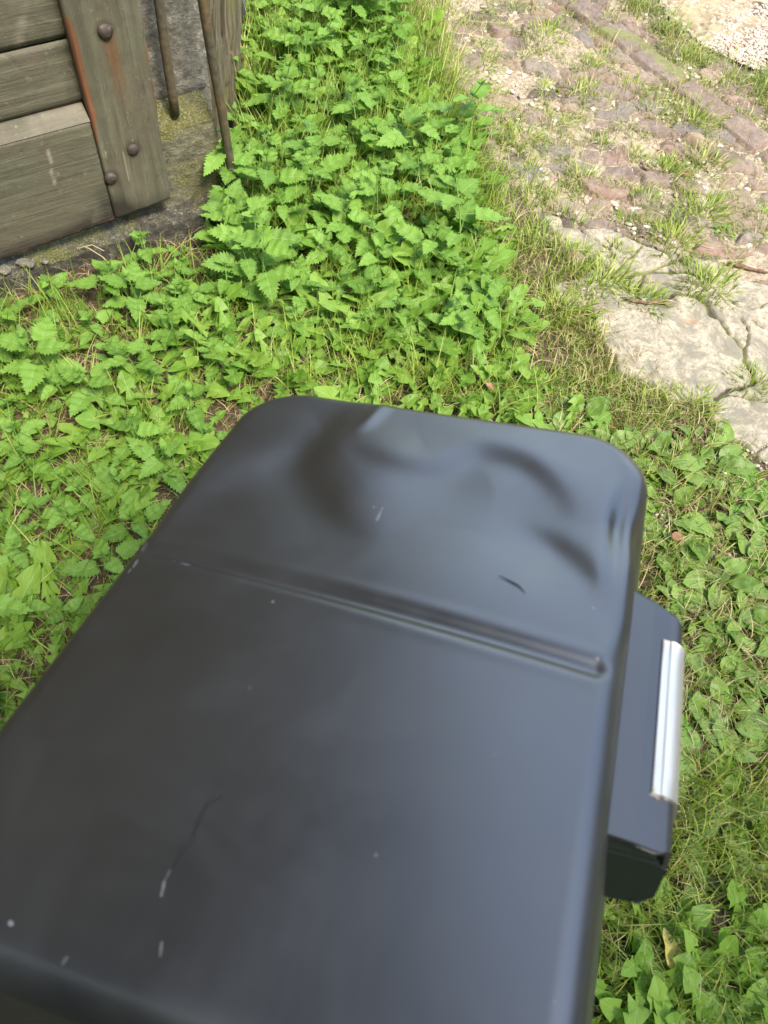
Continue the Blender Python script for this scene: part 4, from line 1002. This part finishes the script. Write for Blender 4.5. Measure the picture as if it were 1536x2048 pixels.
def scatter(poly, n, dmin, seed, dens=None):
    r = np.random.default_rng(seed); poly = np.asarray(poly); lo_, hi_ = poly.min(0), poly.max(0); out = []
    tries = 0
    while len(out) < n and tries < n * 80:
        tries += 1; p = lo_ + (hi_ - lo_) * r.random(2)
        if not inside(p[None], poly)[0]: continue
        if dens is not None and r.random() > dens(p): continue
        if out and np.min(np.hypot(*(np.array(out) - p).T)) < dmin: continue
        out.append(p)
    return out
def soilz(p): return float(soil_z(np.array([p[0]]), np.array([p[1]]))[0])
LM = {'the mossy stone block': gnd(400, 420), 'the foot of the leaning rusty rod': gnd(462, 380), 'the dark footing under the door': gnd(150, 560),
      'the left photo edge': gnd(20, 800), 'the far left corner of the black box': gnd(520, 800), 'the far edge of the black box': gnd(850, 780),
      'the split corner timber': gnd(520, 200), 'the barn side wall far back': gnd(560, 40), 'the left side of the black box': gnd(220, 1150),
      'the near left side of the black box': gnd(50, 1350), 'the sandy verge': gnd(900, 300), 'the grass strip by the concrete': gnd(1030, 600), 'the middle of the weed strip': gnd(720, 420),
      'the open soil left of the box': gnd(280, 950), 'the far end of the weed strip': gnd(700, 20),
      'the right side of the black box': gnd(1350, 1050), 'the steel trimmed handle': gnd(1450, 1450), 'the lower right photo corner': gnd(1450, 1950), 'the near edge of the concrete slab': gnd(1420, 900),
      'the dark end cap of the handle': gnd(1300, 1880), 'the bare earth patch by the concrete': gnd(1480, 980)}
LM['the open right lawn'] = np.array([1.3, .3]); LM['the lawn behind the viewer'] = np.array([.2, -.6]); LM['the far left barn wall'] = np.array([-1.0, .4])
LMk = list(LM); LMp = np.array([LM[k] for k in LMk])
ORD = ['closest to', 'second closest to', 'third closest to', 'fourth closest to']
def place(kind, cat, group, spots, meshes, desc, scl=(.85, 1.15), partnames=('foliage', 'stem')):
    """one top-level plant per spot; plants get ranked by the landmark they stand next to"""
    near = [int(np.argmin(np.hypot(*(LMp - p).T))) for p in spots]
    rank = {}
    for li in set(near):
        ids = sorted([i for i in range(len(spots)) if near[i] == li], key=lambda i: np.hypot(*(spots[i] - LMp[li])))
        for k, i in enumerate(ids): rank[i] = (k, len(ids))
    for i, p in enumerate(spots):
        ms_ = PR.choice(meshes) if not callable(meshes) else meshes(p)
        sc_ = PR.uniform(*scl)
        k, tot = rank[i]; w_ = desc(sc_)
        lab = f"{w_} {ORD[k]} {LMk[near[i]]}" if k < 4 else f"{w_} among those around {LMk[near[i]]}"
        rx, ry, rz = PR.gauss(0, .10), PR.gauss(0, .10), PR.uniform(0, 6.28)
        if isinstance(ms_, tuple):
            e = empty(kind, (p[0], p[1], soilz(p) - .006)); e.rotation_euler = (rx, ry, rz); e.scale = (sc_,) * 3
            for pn, me in zip(partnames, ms_):
                o = bpy.data.objects.new(pn, me); scene.collection.objects.link(o); o.parent = e
        else:
            e = bpy.data.objects.new(kind, ms_); scene.collection.objects.link(e); e.location = (p[0], p[1], soilz(p) - .004); e.rotation_euler = (rx, ry, rz); e.scale = (sc_,) * 3
        tag(e, lab, cat, group)

# nettles: strip along the side wall, dense; thinner towards the left
net_poly = G([(470, -60), (700, -80), (780, 60), (870, 230), (930, 380), (960, 480), (1000, 620), (960, 720), (760, 700), (560, 690), (330, 700), (300, 560), (430, 470), (470, 330)])
def dN(p):
    v = fbm(np.array([p[0]]), np.array([p[1]]), 4.5, 55)[0]; return 1.0 if v > .42 else .45
offw = lambda p: float((p - WA) @ WN) if (p - WA) @ WD < .53 else .4
nsp = scatter(net_poly, 150, .050, 21, lambda p: dN(p) * (offw(p) > .085))
nsp += scatter(G([(-40, 600), (90, 560), (430, 480), (480, 640), (420, 900), (330, 1050), (200, 1250), (-60, 1300)]), 50, .06, 22, lambda p: (1.0 if fbm(np.array([p[0]]), np.array([p[1]]), 6, 56)[0] > .47 else .25) * (offw(p) > .085))
def nmesh(p):
    g_ = p[1]
    return PR.choice(nett[:] if g_ > 1.2 else [nett[i] for i in (0, 1, 5, 6, 7, 11, 2)])
nsp += scatter([(-.75, 2.6), (-.25, 2.6), (-.35, 3.9), (-.9, 3.9)], 22, .09, 24) + scatter([(-1.3, .8), (-1.15, .3), (-.6, -.1), (-.5, .2), (-.9, .75)], 14, .10, 25)
place('nettle', 'nettle', 'young nettles beside the barn', nsp, nmesh, lambda s_: 'large serrated green nettle' if s_ > 1.05 else ('small serrated green nettle' if s_ < .92 else 'serrated green nettle'), (.62, 1.12))
dsp = scatter(G([(520, 0), (760, -60), (830, 60), (900, 300), (960, 480), (1040, 700), (1100, 830), (600, 760), (470, 560)]), 78, .075, 31)
dsp += scatter(G([(-40, 680), (420, 680), (560, 760), (300, 1050), (60, 1400), (-60, 1500)]), 26, .085, 32)

dsp += scatter(G([(600, 740), (900, 760), (1150, 860), (1180, 960), (700, 960)]), 14, .07, 34)
dsp += scatter(G([(700, 60), (830, 120), (930, 420), (1010, 640), (980, 740), (820, 700), (880, 420)]), 24, .05, 35)
place('dandelion', 'dandelion', 'dandelion rosettes among the weeds', dsp, dand, lambda s_: 'large jagged light green dandelion' if s_ > 1.0 else 'jagged light green dandelion', (.60, 1.1))
place('dandelion', 'dandelion', 'dandelion rosettes among the weeds', scatter(G([(1240, 1900), (1570, 1880), (1570, 2150), (1220, 2150)]), 10, .07, 33), dand, lambda s_: 'big glossy jagged dandelion' if s_ > .95 else 'jagged dandelion in tall grass', (.7, 1.1))
psp = scatter(G([(1290, 900), (1420, 880), (1500, 950), (1560, 1100), (1560, 1720), (1350, 1700), (1340, 1100)]), 40, .058, 41)
psp += scatter(G([(1230, 1820), (1560, 1760), (1560, 2100), (1210, 2100)]), 10, .07, 42)
psp += scatter(G([(1080, 780), (1200, 850), (1260, 920), (1100, 880)]), 7, .06, 43)
place('plantain', 'plantain', 'low broad leaved plantains', psp, plan, lambda s_: 'large oval leaved plantain' if s_ > 1.05 else 'oval leaved plantain', (.50, .98))
place('plantain', 'plantain', 'low broad leaved plantains', [gnd(1448, 465), gnd(1205, 610)], plan, lambda s_: 'tiny flat plantain on the stones', (.36, .42))
psx = scatter([(.85, 1.0), (1.9, 1.2), (1.9, -.5), (.1, -.9), (-.5, -.8), (.75, .0)], 34, .12, 46)
place('plantain', 'plantain', 'low broad leaved plantains', psx, plan, lambda s_: 'oval leaved lawn plantain', (.55, 1.0))
isp = scatter(G([(1040, 740), (1200, 830), (1400, 880), (1560, 1000), (1560, 1560), (1340, 1560), (1260, 900), (1000, 840)]), 65, .035, 51)
isp += scatter(G([(-40, 600), (600, 600), (760, 900), (300, 1100), (-60, 1500)]), 85, .04, 52)
place('ground_ivy', 'ground ivy', 'small round leaved creepers', isp, ivy_, lambda s_: 'small round scalloped weed', (.7, 1.25))

# grass, straw and moss: uncountable, one object each
def blades(name, pts, hts, wid, lean, mat, seed, rnd=None, flat=0.0, nseg=4, zf=None, z0=-.004):
    r = np.random.default_rng(seed); n = len(pts); pts = np.asarray(pts)
    az = r.uniform(0, 2 * np.pi, n); la = np.clip(np.abs(r.normal(lean, .28, n)), 0, 1.5); h_ = hts
    d_ = np.stack([np.cos(az), np.sin(az)], 1); az2 = az + r.normal(0, .5, n); pr_ = np.stack([-np.sin(az2), np.cos(az2)], 1)
    V = np.zeros((n, nseg + 1, 2, 3)); z_b = (soil_z(pts[:, 0], pts[:, 1]) if zf is None else zf) + z0
    for i in range(nseg + 1):
        f_ = i / nseg; ang = la * (.25 + .75 * f_) + (1.2 - la) * flat * f_
        fo = h_ * f_ * np.sin(ang); up_ = h_ * f_ * np.cos(ang) * (1 - flat)
        w_ = wid * (1 - f_ ** 1.8) * .5 + .00015
        c_ = pts + d_ * fo[:, None]
        for k, sg in enumerate((-1, 1)):
            V[:, i, k, :2] = c_ + pr_ * (sg * w_)[:, None]; V[:, i, k, 2] = z_b + up_ + (.25 * w_ * sg)
    idx = np.arange(n * (nseg + 1) * 2).reshape(n, nseg + 1, 2)
    Fc = np.stack([idx[:, :-1, 0], idx[:, :-1, 1], idx[:, 1:, 1], idx[:, 1:, 0]], -1).reshape(-1, 4)
    rv = r.random(n) if rnd is None else rnd
    return mesh_obj(name, V.reshape(-1, 3), Fc, mat, smooth=True, attrs={'rnd': np.repeat(rv, (nseg + 1) * 2)})
def many(poly, n, seed, dens=None):
    r = np.random.default_rng(seed); poly = np.asarray(poly); lo_, hi_ = poly.min(0), poly.max(0)
    P_ = lo_ + (hi_ - lo_) * r.random((int(n * 4), 2)); P_ = P_[inside(P_, poly)]
    if dens is not None: P_ = P_[r.random(len(P_)) < dens(P_)]
    return P_[:n]
rr = np.random.default_rng(5)
clump = lambda P_: np.clip((fbm(P_[:, 0], P_[:, 1], 14, 61) - .34) * 3.5, 0.04, 1)
verge = G([(760, -120), (840, 0), (905, 120), (970, 260), (1050, 400), (1110, 470), (1180, 560), (1200, 620), (1215, 700), (1260, 780), (1440, 830), (1500, 930), (1560, 1000), (1560, 2200), (1180, 2200), (1240, 1100), (1100, 850), (700, 760), (640, 700), (900, 500), (840, 300), (740, 60), (680, -120)])
a_ = many(verge, 16500, 1, clump); 
h_a = .026 + .046 * rr.random(len(a_)) ** 2
b_ = many(G([(430, 520), (1000, 520), (1150, 860), (420, 820), (-60, 1500), (-60, 640)]), 3800, 2, clump); h_b = .04 + .10 * rr.random(len(b_)) ** 1.5
c_ = many(G([(1200, 1600), (1560, 1500), (1560, 2250), (1160, 2250)]), 2000, 3); h_c = .04 + .07 * rr.random(len(c_))
d_ = many(G([(480, -60), (860, -60), (1000, 480), (480, 500)]), 5200, 4); h_d = .06 + .10 * rr.random(len(d_))
r2_ = np.random.default_rng(91); w_ = np.stack([r2_.uniform(-1.5, 2.5, 52000), r2_.uniform(-1.3, 4.1, 52000)], 1)
inv_ = G([(-60, -80), (1596, -80), (1596, 2150), (-60, 2150)])
w_ = w_[(~inside(w_, inv_)) & (sdist(w_, path) < .0) & (sdist(w_, slab) < 0) & (sdist(w_, gravel) < 0) & (((w_ - WA) @ WN > .05) | (w_[:, 0] > -.4))][:30000]
w_ = np.concatenate([w_, many(G([(500, 830), (1230, 930), (1200, 2100), (-60, 2100), (-60, 1500)]), 6500, 92)])
pts = np.concatenate([a_, b_, c_, d_, w_]); hts = np.concatenate([h_a, h_b, h_c, h_d, .03 + .06 * r2_.random(len(w_)) ** 1.5])
kp = sdist(pts, slab) < .006; pts, hts = pts[kp], hts[kp]
dry = np.clip(rr.random(len(pts)) ** 1.2 * .9 + .12 * (pts[:, 0] > .3) + .35 * (sstep(-.10, .10, sdist(pts, path)) + sstep(-.08, .05, sdist(pts, slab))) + .25 * (fbm(pts[:, 0], pts[:, 1], 5, 66) - .5), 0, 1)
o = blades('grass', pts, hts, .0022 + .0014 * rr.random(len(pts)), .55, M['grass'], 8, dry); tag(o, 'green grass growing between the weeds and along the verge', 'grass', kind='stuff')
# verge: dry matted grass
vp = G([(800, -60), (880, 60), (950, 180), (1040, 300), (1120, 420), (1200, 470), (1230, 560), (1220, 700), (1300, 790), (1430, 850), (1300, 870), (1180, 830), (1090, 640), (1000, 430), (900, 220), (790, 20)])
e_ = many(vp, 9000, 6, lambda P_: np.clip((fbm(P_[:, 0], P_[:, 1], 11, 62) - .36) * 4, .03, 1))
f_ = many(G([(1230, -80), (1330, 20), (1420, 100), (1536, 150), (1800, 260), (1800, 330), (1536, 235), (1420, 150), (1320, 70), (1220, 0), (1180, -80)]), 5200, 7, lambda P_: np.clip((fbm(P_[:, 0], P_[:, 1], 9, 63) - .33) * 4, .05, 1))
pts = np.concatenate([e_, f_]); hts = .022 + .040 * rr.random(len(pts)); hts[len(e_):] += .022
kp = sdist(pts, slab) < .002; pts, hts = pts[kp], hts[kp]
o = blades('dry_grass', pts, hts, .0016 + .001 * rr.random(len(pts)), .75, M['drygrass'], 9, np.clip(rr.random(len(pts)) * .9, 0, 1)); tag(o, 'yellowing dry grass along both sides of the stone path', 'grass', kind='stuff')
pg_ = many(G([(800, -60), (1240, -60), (1440, 120), (1600, 200), (1600, 560), (1120, 440), (900, 200)]), 7000, 71, lambda P_: np.clip((fbm(P_[:, 0], P_[:, 1], 16, 72) - .50) * 7, 0, 1))
pg_ = pg_[sdist(pg_, slab) < 0]
o = blades('joint_grass', pg_, .012 + .030 * rr.random(len(pg_)), .0013 + .0009 * rr.random(len(pg_)), .85, M['drygrass'], 73, rr.random(len(pg_)) * .9, z0=.002); tag(o, 'thin dry grass sprouting all over the joints of the path', 'grass', kind='stuff')
# moss carpet
mp_ = many(verge, 60000, 10, lambda P_: np.clip(moss_f(P_[:, 0], P_[:, 1]) * 1.4, .1, 1) * np.clip((fbm(P_[:, 0], P_[:, 1], 8, 64) - .3) * 4, 0.05, 1))
mq_ = many(G([(-60, 600), (600, 560), (760, 760), (300, 1100), (-60, 1560)]), 7000, 11)
pts = np.concatenate([mp_, mq_]); hts = .008 + .014 * rr.random(len(pts))
o = blades('moss', pts, hts, .0014 + .0012 * rr.random(len(pts)), .7, M['moss'], 12, np.clip(rr.random(len(pts)), 0, 1), nseg=2); tag(o, 'low yellow green moss carpet between the grass', 'moss', kind='stuff')
# straw and debris lying flat
sp_ = many(G([(-60, 540), (430, 460), (1000, 400), (1560, 1000), (1560, 2200), (1200, 2200), (1000, 800), (300, 1000), (-60, 1560)]), 8500, 13)
sq_ = many(path_a := G([(800, -60), (1240, -60), (1440, 120), (1600, 200), (1600, 560), (1120, 440), (900, 200)]), 1500, 14)
pts = np.concatenate([sp_, sq_]); hts = .02 + .05 * rr.random(len(pts)) ** 1.5
o = blades('straw', pts, hts, .0008 + .0009 * rr.random(len(pts)), 1.25, M['straw'], 15, None, nseg=3, z0=.004); tag(o, 'dead straw and stalks littering the soil', 'straw', kind='stuff')

# grass tufts in the joints of the path: one by one
def tuft_mesh(seed, n, h_, spread, dryness):
    r = np.random.default_rng(seed); p = np.clip(r.normal(0, spread, (n, 2)), -1.5 * spread, 1.5 * spread); hts = h_ * r.uniform(.4, 1.1, n)
    az = np.arctan2(p[:, 1], p[:, 0]) + r.normal(0, .5, n); la = np.clip(r.normal(.75, .35, n), .1, 1.45)
    V = np.zeros((n, 5, 2, 3)); d_ = np.stack([np.cos(az), np.sin(az)], 1); q = np.stack([-np.sin(az), np.cos(az)], 1); wd_ = .0010 + .0010 * r.random(n)
    for i in range(5):
        f_ = i / 4; ang = la * (.35 + .65 * f_); cc = p + d_ * (hts * f_ * np.sin(ang))[:, None]
        for k, sg in enumerate((-1, 1)):
            V[:, i, k, :2] = cc + q * (sg * wd_ * (1 - f_ ** 2))[:, None]; V[:, i, k, 2] = hts * f_ * np.cos(ang) + .0003 * sg
    idx = np.arange(n * 10).reshape(n, 5, 2); Fc = np.stack([idx[:, :-1, 0], idx[:, :-1, 1], idx[:, 1:, 1], idx[:, 1:, 0]], -1).reshape(-1, 4)
    o = mesh_obj('tuft', V.reshape(-1, 3), Fc, M['grass'], smooth=True, attrs={'rnd': np.repeat(np.clip(dryness + r.normal(0, .25, n), 0, 1), 10)})
    me = o.data; bpy.data.objects.remove(o); return me
tufts = [tuft_mesh(500 + k, [70, 110, 150, 60][k % 4], [.034, .042, .052, .030][k % 4], [.018, .026, .034, .016][k % 4], [.35, .5, .6, .7][k % 4]) for k in range(12)]
fixed = [(1150, 35), (1160, 190), (1085, 85), (1190, 205), (1240, 225), (1110, 250), (1260, 180), (1290, 180), (1030, 15), (1420, 250), (1390, 245), (1450, 275), (1340, 345), (1330, 340), (1405, 330), (1490, 235), (1130, 330), (1060, 350), (1160, 370), (1265, 310), (1200, 290), (1370, 440), (1400, 430), (1500, 395), (1530, 430), (1420, 415), (1070, 400), (1190, 430), (1240, 440), (1300, 460), (1345, 490), (1230, 505), (1245, 515), (1390, 560), (1415, 575), (1425, 590), (1460, 520), (1520, 440), (1140, 520), (1170, 540), (1130, 505), (1150, 620), (1110, 620), (1190, 670), (1140, 690), (1330, 800), (1380, 820), (1350, 840), (1410, 820), (1290, 810), (1500, 770), (1530, 765), (1330, 60), (1400, 120), (1350, 110), (1450, 160), (1500, 170), (1250, 20), (1205, 560), (1235, 575), (1265, 590), (1290, 600), (1180, 575), (985, 190), (1010, 240), (960, 130), (1040, 290), (1090, 180), (1210, 110), (1180, 140), (1310, 230), (1360, 210), (1230, 370), (1290, 400)]
LT = {'the far kerb stones': gnd(1240, 60), 'the near kerb stones': gnd(1420, 190), 'the tyre rippled sand': gnd(1100, 90), 'the middle of the stone path': gnd(1220, 280), 'the dark twig on the path': gnd(1300, 345),
      'the top corner of the concrete slab': gnd(1130, 450), 'the bark strip beside the slab': gnd(1480, 540), 'the brown twig on the slab': gnd(1290, 612), 'the lower edge of the slab': gnd(1400, 820), 'the left edge of the slab': gnd(1190, 650),
      'the right photo edge of the path': gnd(1520, 330), 'the yellow gravel': gnd(1420, 90), 'the left verge of the path': gnd(1000, 250)}
LTk = list(LT); LTp = np.array([LT[k] for k in LTk]); fp = [gnd(*p) for p in fixed]
nr2 = [int(np.argmin(np.hypot(*(LTp - p).T))) for p in fp]; cnt_ = {}
for i in sorted(range(len(fp)), key=lambda i: np.hypot(*(fp[i] - LTp[nr2[i]]))):
    p = fp[i]; k = cnt_.get(nr2[i], 0); cnt_[nr2[i]] = k + 1
    o = bpy.data.objects.new('grass_tuft', tufts[i % 12]); scene.collection.objects.link(o); o.location = (p[0], p[1], -.004); o.rotation_euler = (0, 0, PR.uniform(0, 6.28)); sc_ = PR.uniform(.75, 1.25); o.scale = (sc_,) * 3
    lab = ('grass tuft ' + ORD[k] if k < 4 else 'grass tuft among those around') + ' ' + LTk[nr2[i]]
    tag(o, lab, 'grass tuft', 'grass tufts in the path and slab')

# leafy crown on a trunk, added out of view as a dark lid reflection
tr_e = empty('added_tree', (-2.1, -1.9, 0)); tag(tr_e, 'unseen leafy crown and trunk added behind the viewer as dark lid reflection', 'added_tree')
tp = [(0, 0, -.05), (.03, .02, 1.0), (-.02, .05, 2.0), (.05, .0, 3.0), (.0, .05, 4.6)]
V, Fc = tube(tp, [.16, .13, .11, .08, .02], 12); mesh_obj('trunk', V, Fc, M['timber'], tr_e, smooth=True)
r4 = np.random.default_rng(77)
for k in range(7):
    a_ = k * 2.4; z0_ = 2.0 + .33 * k; q = Vector((math.cos(a_), math.sin(a_), .55)) * (1.5 - .1 * k)
    V, Fc = tube([(0, 0, z0_), tuple(Vector((0, 0, z0_)) + q * .5), tuple(Vector((0, 0, z0_ + .1)) + q)], [.05, .03, .01], 7); mesh_obj('limb', V, Fc, M['timber'], tr_e, smooth=True)
cl_ = r4.normal(0, 1, (90, 3)); cl_ /= np.linalg.norm(cl_, axis=1, keepdims=True); cl_ = cl_ * np.array([1.6, 1.5, 1.3]) * (.45 + .55 * r4.random((90, 1))) + np.array([0, 0, 3.7])
cen = (cl_[:, None] + r4.normal(0, .22, (90, 70, 3))).reshape(-1, 3); n_ = len(cen)
e1_ = r4.normal(0, 1, (n_, 3)); e1_ /= np.linalg.norm(e1_, axis=1, keepdims=True); e2_ = np.cross(e1_, r4.normal(0, 1, (n_, 3))); e2_ /= np.linalg.norm(e2_, axis=1, keepdims=True)
V = np.stack([cen - e1_ * .06, cen + e2_ * .032, cen + e1_ * .06, cen - e2_ * .032], 1).reshape(-1, 3)
mesh_obj('crown', V, np.arange(n_ * 4).reshape(-1, 4), M['grass'], tr_e, attrs={'rnd': np.repeat(r4.random(n_) * .4, 4)})

# loose stones and pebbles on path, gravel and soil
def ico(): 
    import bmesh
    bm = bmesh.new(); bmesh.ops.create_icosphere(bm, subdivisions=2, radius=1); V = np.array([v.co for v in bm.verts]); Fc = np.array([[v.index for v in f.verts] for f in bm.faces]); bm.free(); return V, Fc
IV, IF = ico()
def pebbles(name, P_, s0, s1, seed, zb, lo_=0., hi_=1., flatz=.55):
    r = np.random.default_rng(seed); n = len(P_); sz = s0 + (s1 - s0) * r.random(n) ** 2.5
    A3 = np.stack([sz * r.uniform(.8, 1.5, n), sz * r.uniform(.6, 1.1, n), sz * r.uniform(.6, 1.1, n) * flatz], 1)
    nz_ = 1 + .35 * (r.random((n, len(IV))) - .5); V = IV[None] * A3[:, None] * nz_[..., None]; az = r.uniform(0, 6.28, n)
    X = V[..., 0] * np.cos(az)[:, None] - V[..., 1] * np.sin(az)[:, None]; Y = V[..., 0] * np.sin(az)[:, None] + V[..., 1] * np.cos(az)[:, None]
    V = np.stack([X + P_[:, 0:1], Y + P_[:, 1:2], V[..., 2] + zb + A3[:, 2:3] * .35], -1)
    Fc = (IF[None] + (np.arange(n) * len(IV))[:, None, None]).reshape(-1, 3)
    return mesh_obj(name, V.reshape(-1, 3), Fc, M['pebble'], attrs={'rnd': np.repeat(lo_ + (hi_ - lo_) * r.random(n), len(IV))})
o = pebbles('pebbles', many(path_a, 2600, 20), .0016, .010, 21, .000, 0, .8); tag(o, 'small loose stones scattered over the path', 'pebbles', kind='stuff')
o = pebbles('gravel', many(G([(1290, -40), (1330, 30), (1400, 90), (1480, 130), (1550, 160), (1620, 160), (1620, -60), (1300, -70)]), 9000, 22), .0022, .0075, 23, .004, .10, .50); tag(o, 'loose pale yellow gravel in the far right corner', 'gravel', kind='stuff')
o = pebbles('crumbs', many(G([(1280, 870), (1560, 860), (1560, 1200), (1300, 1100)]), 700, 24), .0015, .006, 25, .0, 0, .5); tag(o, 'earth crumbs near the edge of the concrete slab', 'crumbs', kind='stuff')

# ------------------------------------------------------------------ small single things
def twig(pxs, rad, label, z=.012, mat='twig', name='twig'):
    q = [gnd(*p) for p in pxs]; P_ = []
    for k in range(len(q) - 1):
        for f_ in np.linspace(0, 1, 5, endpoint=(k == len(q) - 2)): P_.append(q[k] * (1 - f_) + q[k + 1] * f_)
    n = len(P_); P3 = [(p[0] + .002 * math.sin(i * 2.1), p[1], z + .002 * math.sin(i * 1.7)) for i, p in enumerate(P_)]
    V, Fc = tube(P3, [rad * (.45 + .55 * math.sin(math.pi * min(1, (i + 1) / n * .9)) + .12 * math.sin(i * 3.3)) for i in range(n)], 8)
    o = mesh_obj(name, V, Fc, M[mat], smooth=True); tag(o, label, 'twig'); return o
twig([(1248, 606), (1280, 612), (1320, 613), (1334, 622)], .0032, 'light brown twig lying on the concrete slab by the grass', .012)
twig([(1450, 532), (1480, 540), (1530, 553)], .0052, 'dark reddish strip of bark lying beside the slab', .012)
twig([(1278, 334), (1292, 350), (1308, 362)], .0035, 'short dark twig lying on the stone path', .012)
twig([(1418, 325), (1432, 332)], .0035, 'short black chip of wood on the path', .012)
for (pxs, r_) in (([(165, 492), (180, 500), (205, 512), (212, 520)], .0011), ([(155, 497), (185, 492), (208, 500)], .0009)):
    q = [gnd(*p, .07) for p in pxs]; V, Fc = tube([(p[0], p[1], .07 + .004 * math.sin(k * 2)) for k, p in enumerate(q)], r_, 6)
    o = mesh_obj('dry_stalk', V, Fc, M['straw'], smooth=True, attrs={'rnd': [.9] * len(V)}); tag(o, ['curved dry stalk lying on the footing under the door', 'thinner dry stalk crossing another on the footing'][r_ < .001], 'stalk', 'dry stalks on the footing')
def lump(name, p, z, sx, sy, sz, mat, label, cat, seed, group=None):
    import bmesh
    bm = bmesh.new(); bmesh.ops.create_icosphere(bm, subdivisions=4, radius=1); V = np.array([v.co for v in bm.verts]); Fc = np.array([[v.index for v in f.verts] for f in bm.faces]); bm.free()
    k = 1 + .5 * (fbm(V[:, 0] + V[:, 2] * .6 + 5, V[:, 1] - V[:, 2] * .5, 1.6, seed) - .5) + .25 * (fbm(V[:, 0] + V[:, 2], V[:, 1] + V[:, 2], 5, seed + 1) - .5)
    V = V * k[:, None] * np.array([sx, sy, sz])
    o = mesh_obj(name, V, Fc, M[mat], smooth=True); o.location = (p[0], p[1], z); o.rotation_euler = (0, 0, seed); tag(o, label, cat, group); return o
lump('clod', gnd(1430, 1825), .006, .026, .022, .014, 'clod', 'dark cracked clod of earth in the grass at lower right', 'clod', 3)
lump('clod', gnd(1370, 905), -.004, .055, .028, .010, 'clod', 'flat dark patch of earth beside the near end of the slab', 'clod', 5)
lump('clod', gnd(1470, 960), -.006, .055, .050, .012, 'clod', 'wide dark bare earth mound near the white scrap', 'clod', 6)
for k, (p, s_) in enumerate([((48, 530), .011), ((64, 534), .008), ((12, 545), .012), ((92, 528), .007)]):
    lump('stone_chip', gnd(*p, .06), .068, s_ * 1.2, s_, s_ * .6, 'jamb', ['larger grey stone chip on the footing below the door', 'small grey chip touching the larger chip on the footing', 'grey stone chip on the footing at the left photo edge', 'smallest stone chip on the footing, rightmost'][k], 'stone chip', 10 + k, 'stone chips on the footing')
lump('stone', gnd(1305, 868), -.004, .030, .022, .012, 'concrete', 'pale flat stone in the moss beyond the black box', 'stone', 8)
V, Fc = tube([(0, -.011, 0), (0, -.004, .001), (.001, .006, .001), (.002, .011, 0)], [.003, .0034, .003, .0022], 8); V = np.array(V); V[:, 2] *= .5
o = mesh_obj('paper_scrap', V, Fc, M['litter'], smooth=True); p = gnd(1443, 945); o.location = (p[0], p[1], .012); o.rotation_euler = (0, 0, .25); tag(o, 'tiny white scrap on the dark earth near the slab', 'scrap')
def leaf_obj(name, px, py, z, L, W, az, mat, label, cat, kind='plantain', droop=.3, tilt=.15):
    V, Fc, U = leaf_geo(kind, L, W, r_np(int(px)), droop, .2); V = rot_to(V, az, tilt)
    o = mesh_obj(name, V, Fc, M[mat], smooth=True, uv=U, attrs={'rnd': [.5] * len(V)}); p = gnd(px, py); o.location = (p[0], p[1], z); tag(o, label, cat)
leaf_obj('yellow_leaf', 1345, 1975, .035, .085, .036, .45, 'yellowleaf', 'yellowed blotched leaf standing in the grass below the handle', 'leaf')
leaf_obj('dead_leaf', 978, 806, .05, .024, .016, 1.0, 'deadleaf', 'small curled brown leaf in the grass beyond the box', 'leaf', 'ivy')
leaf_obj('dead_leaf', 1352, 1085, .03, .026, .02, 2.0, 'deadleaf', 'small orange brown leaf right of the box corner', 'leaf', 'ivy')
leaf_obj('dead_leaf', 1374, 362, .02, .02, .014, 2.0, 'deadleaf', 'small red brown leaf on the stone path', 'leaf', 'ivy')
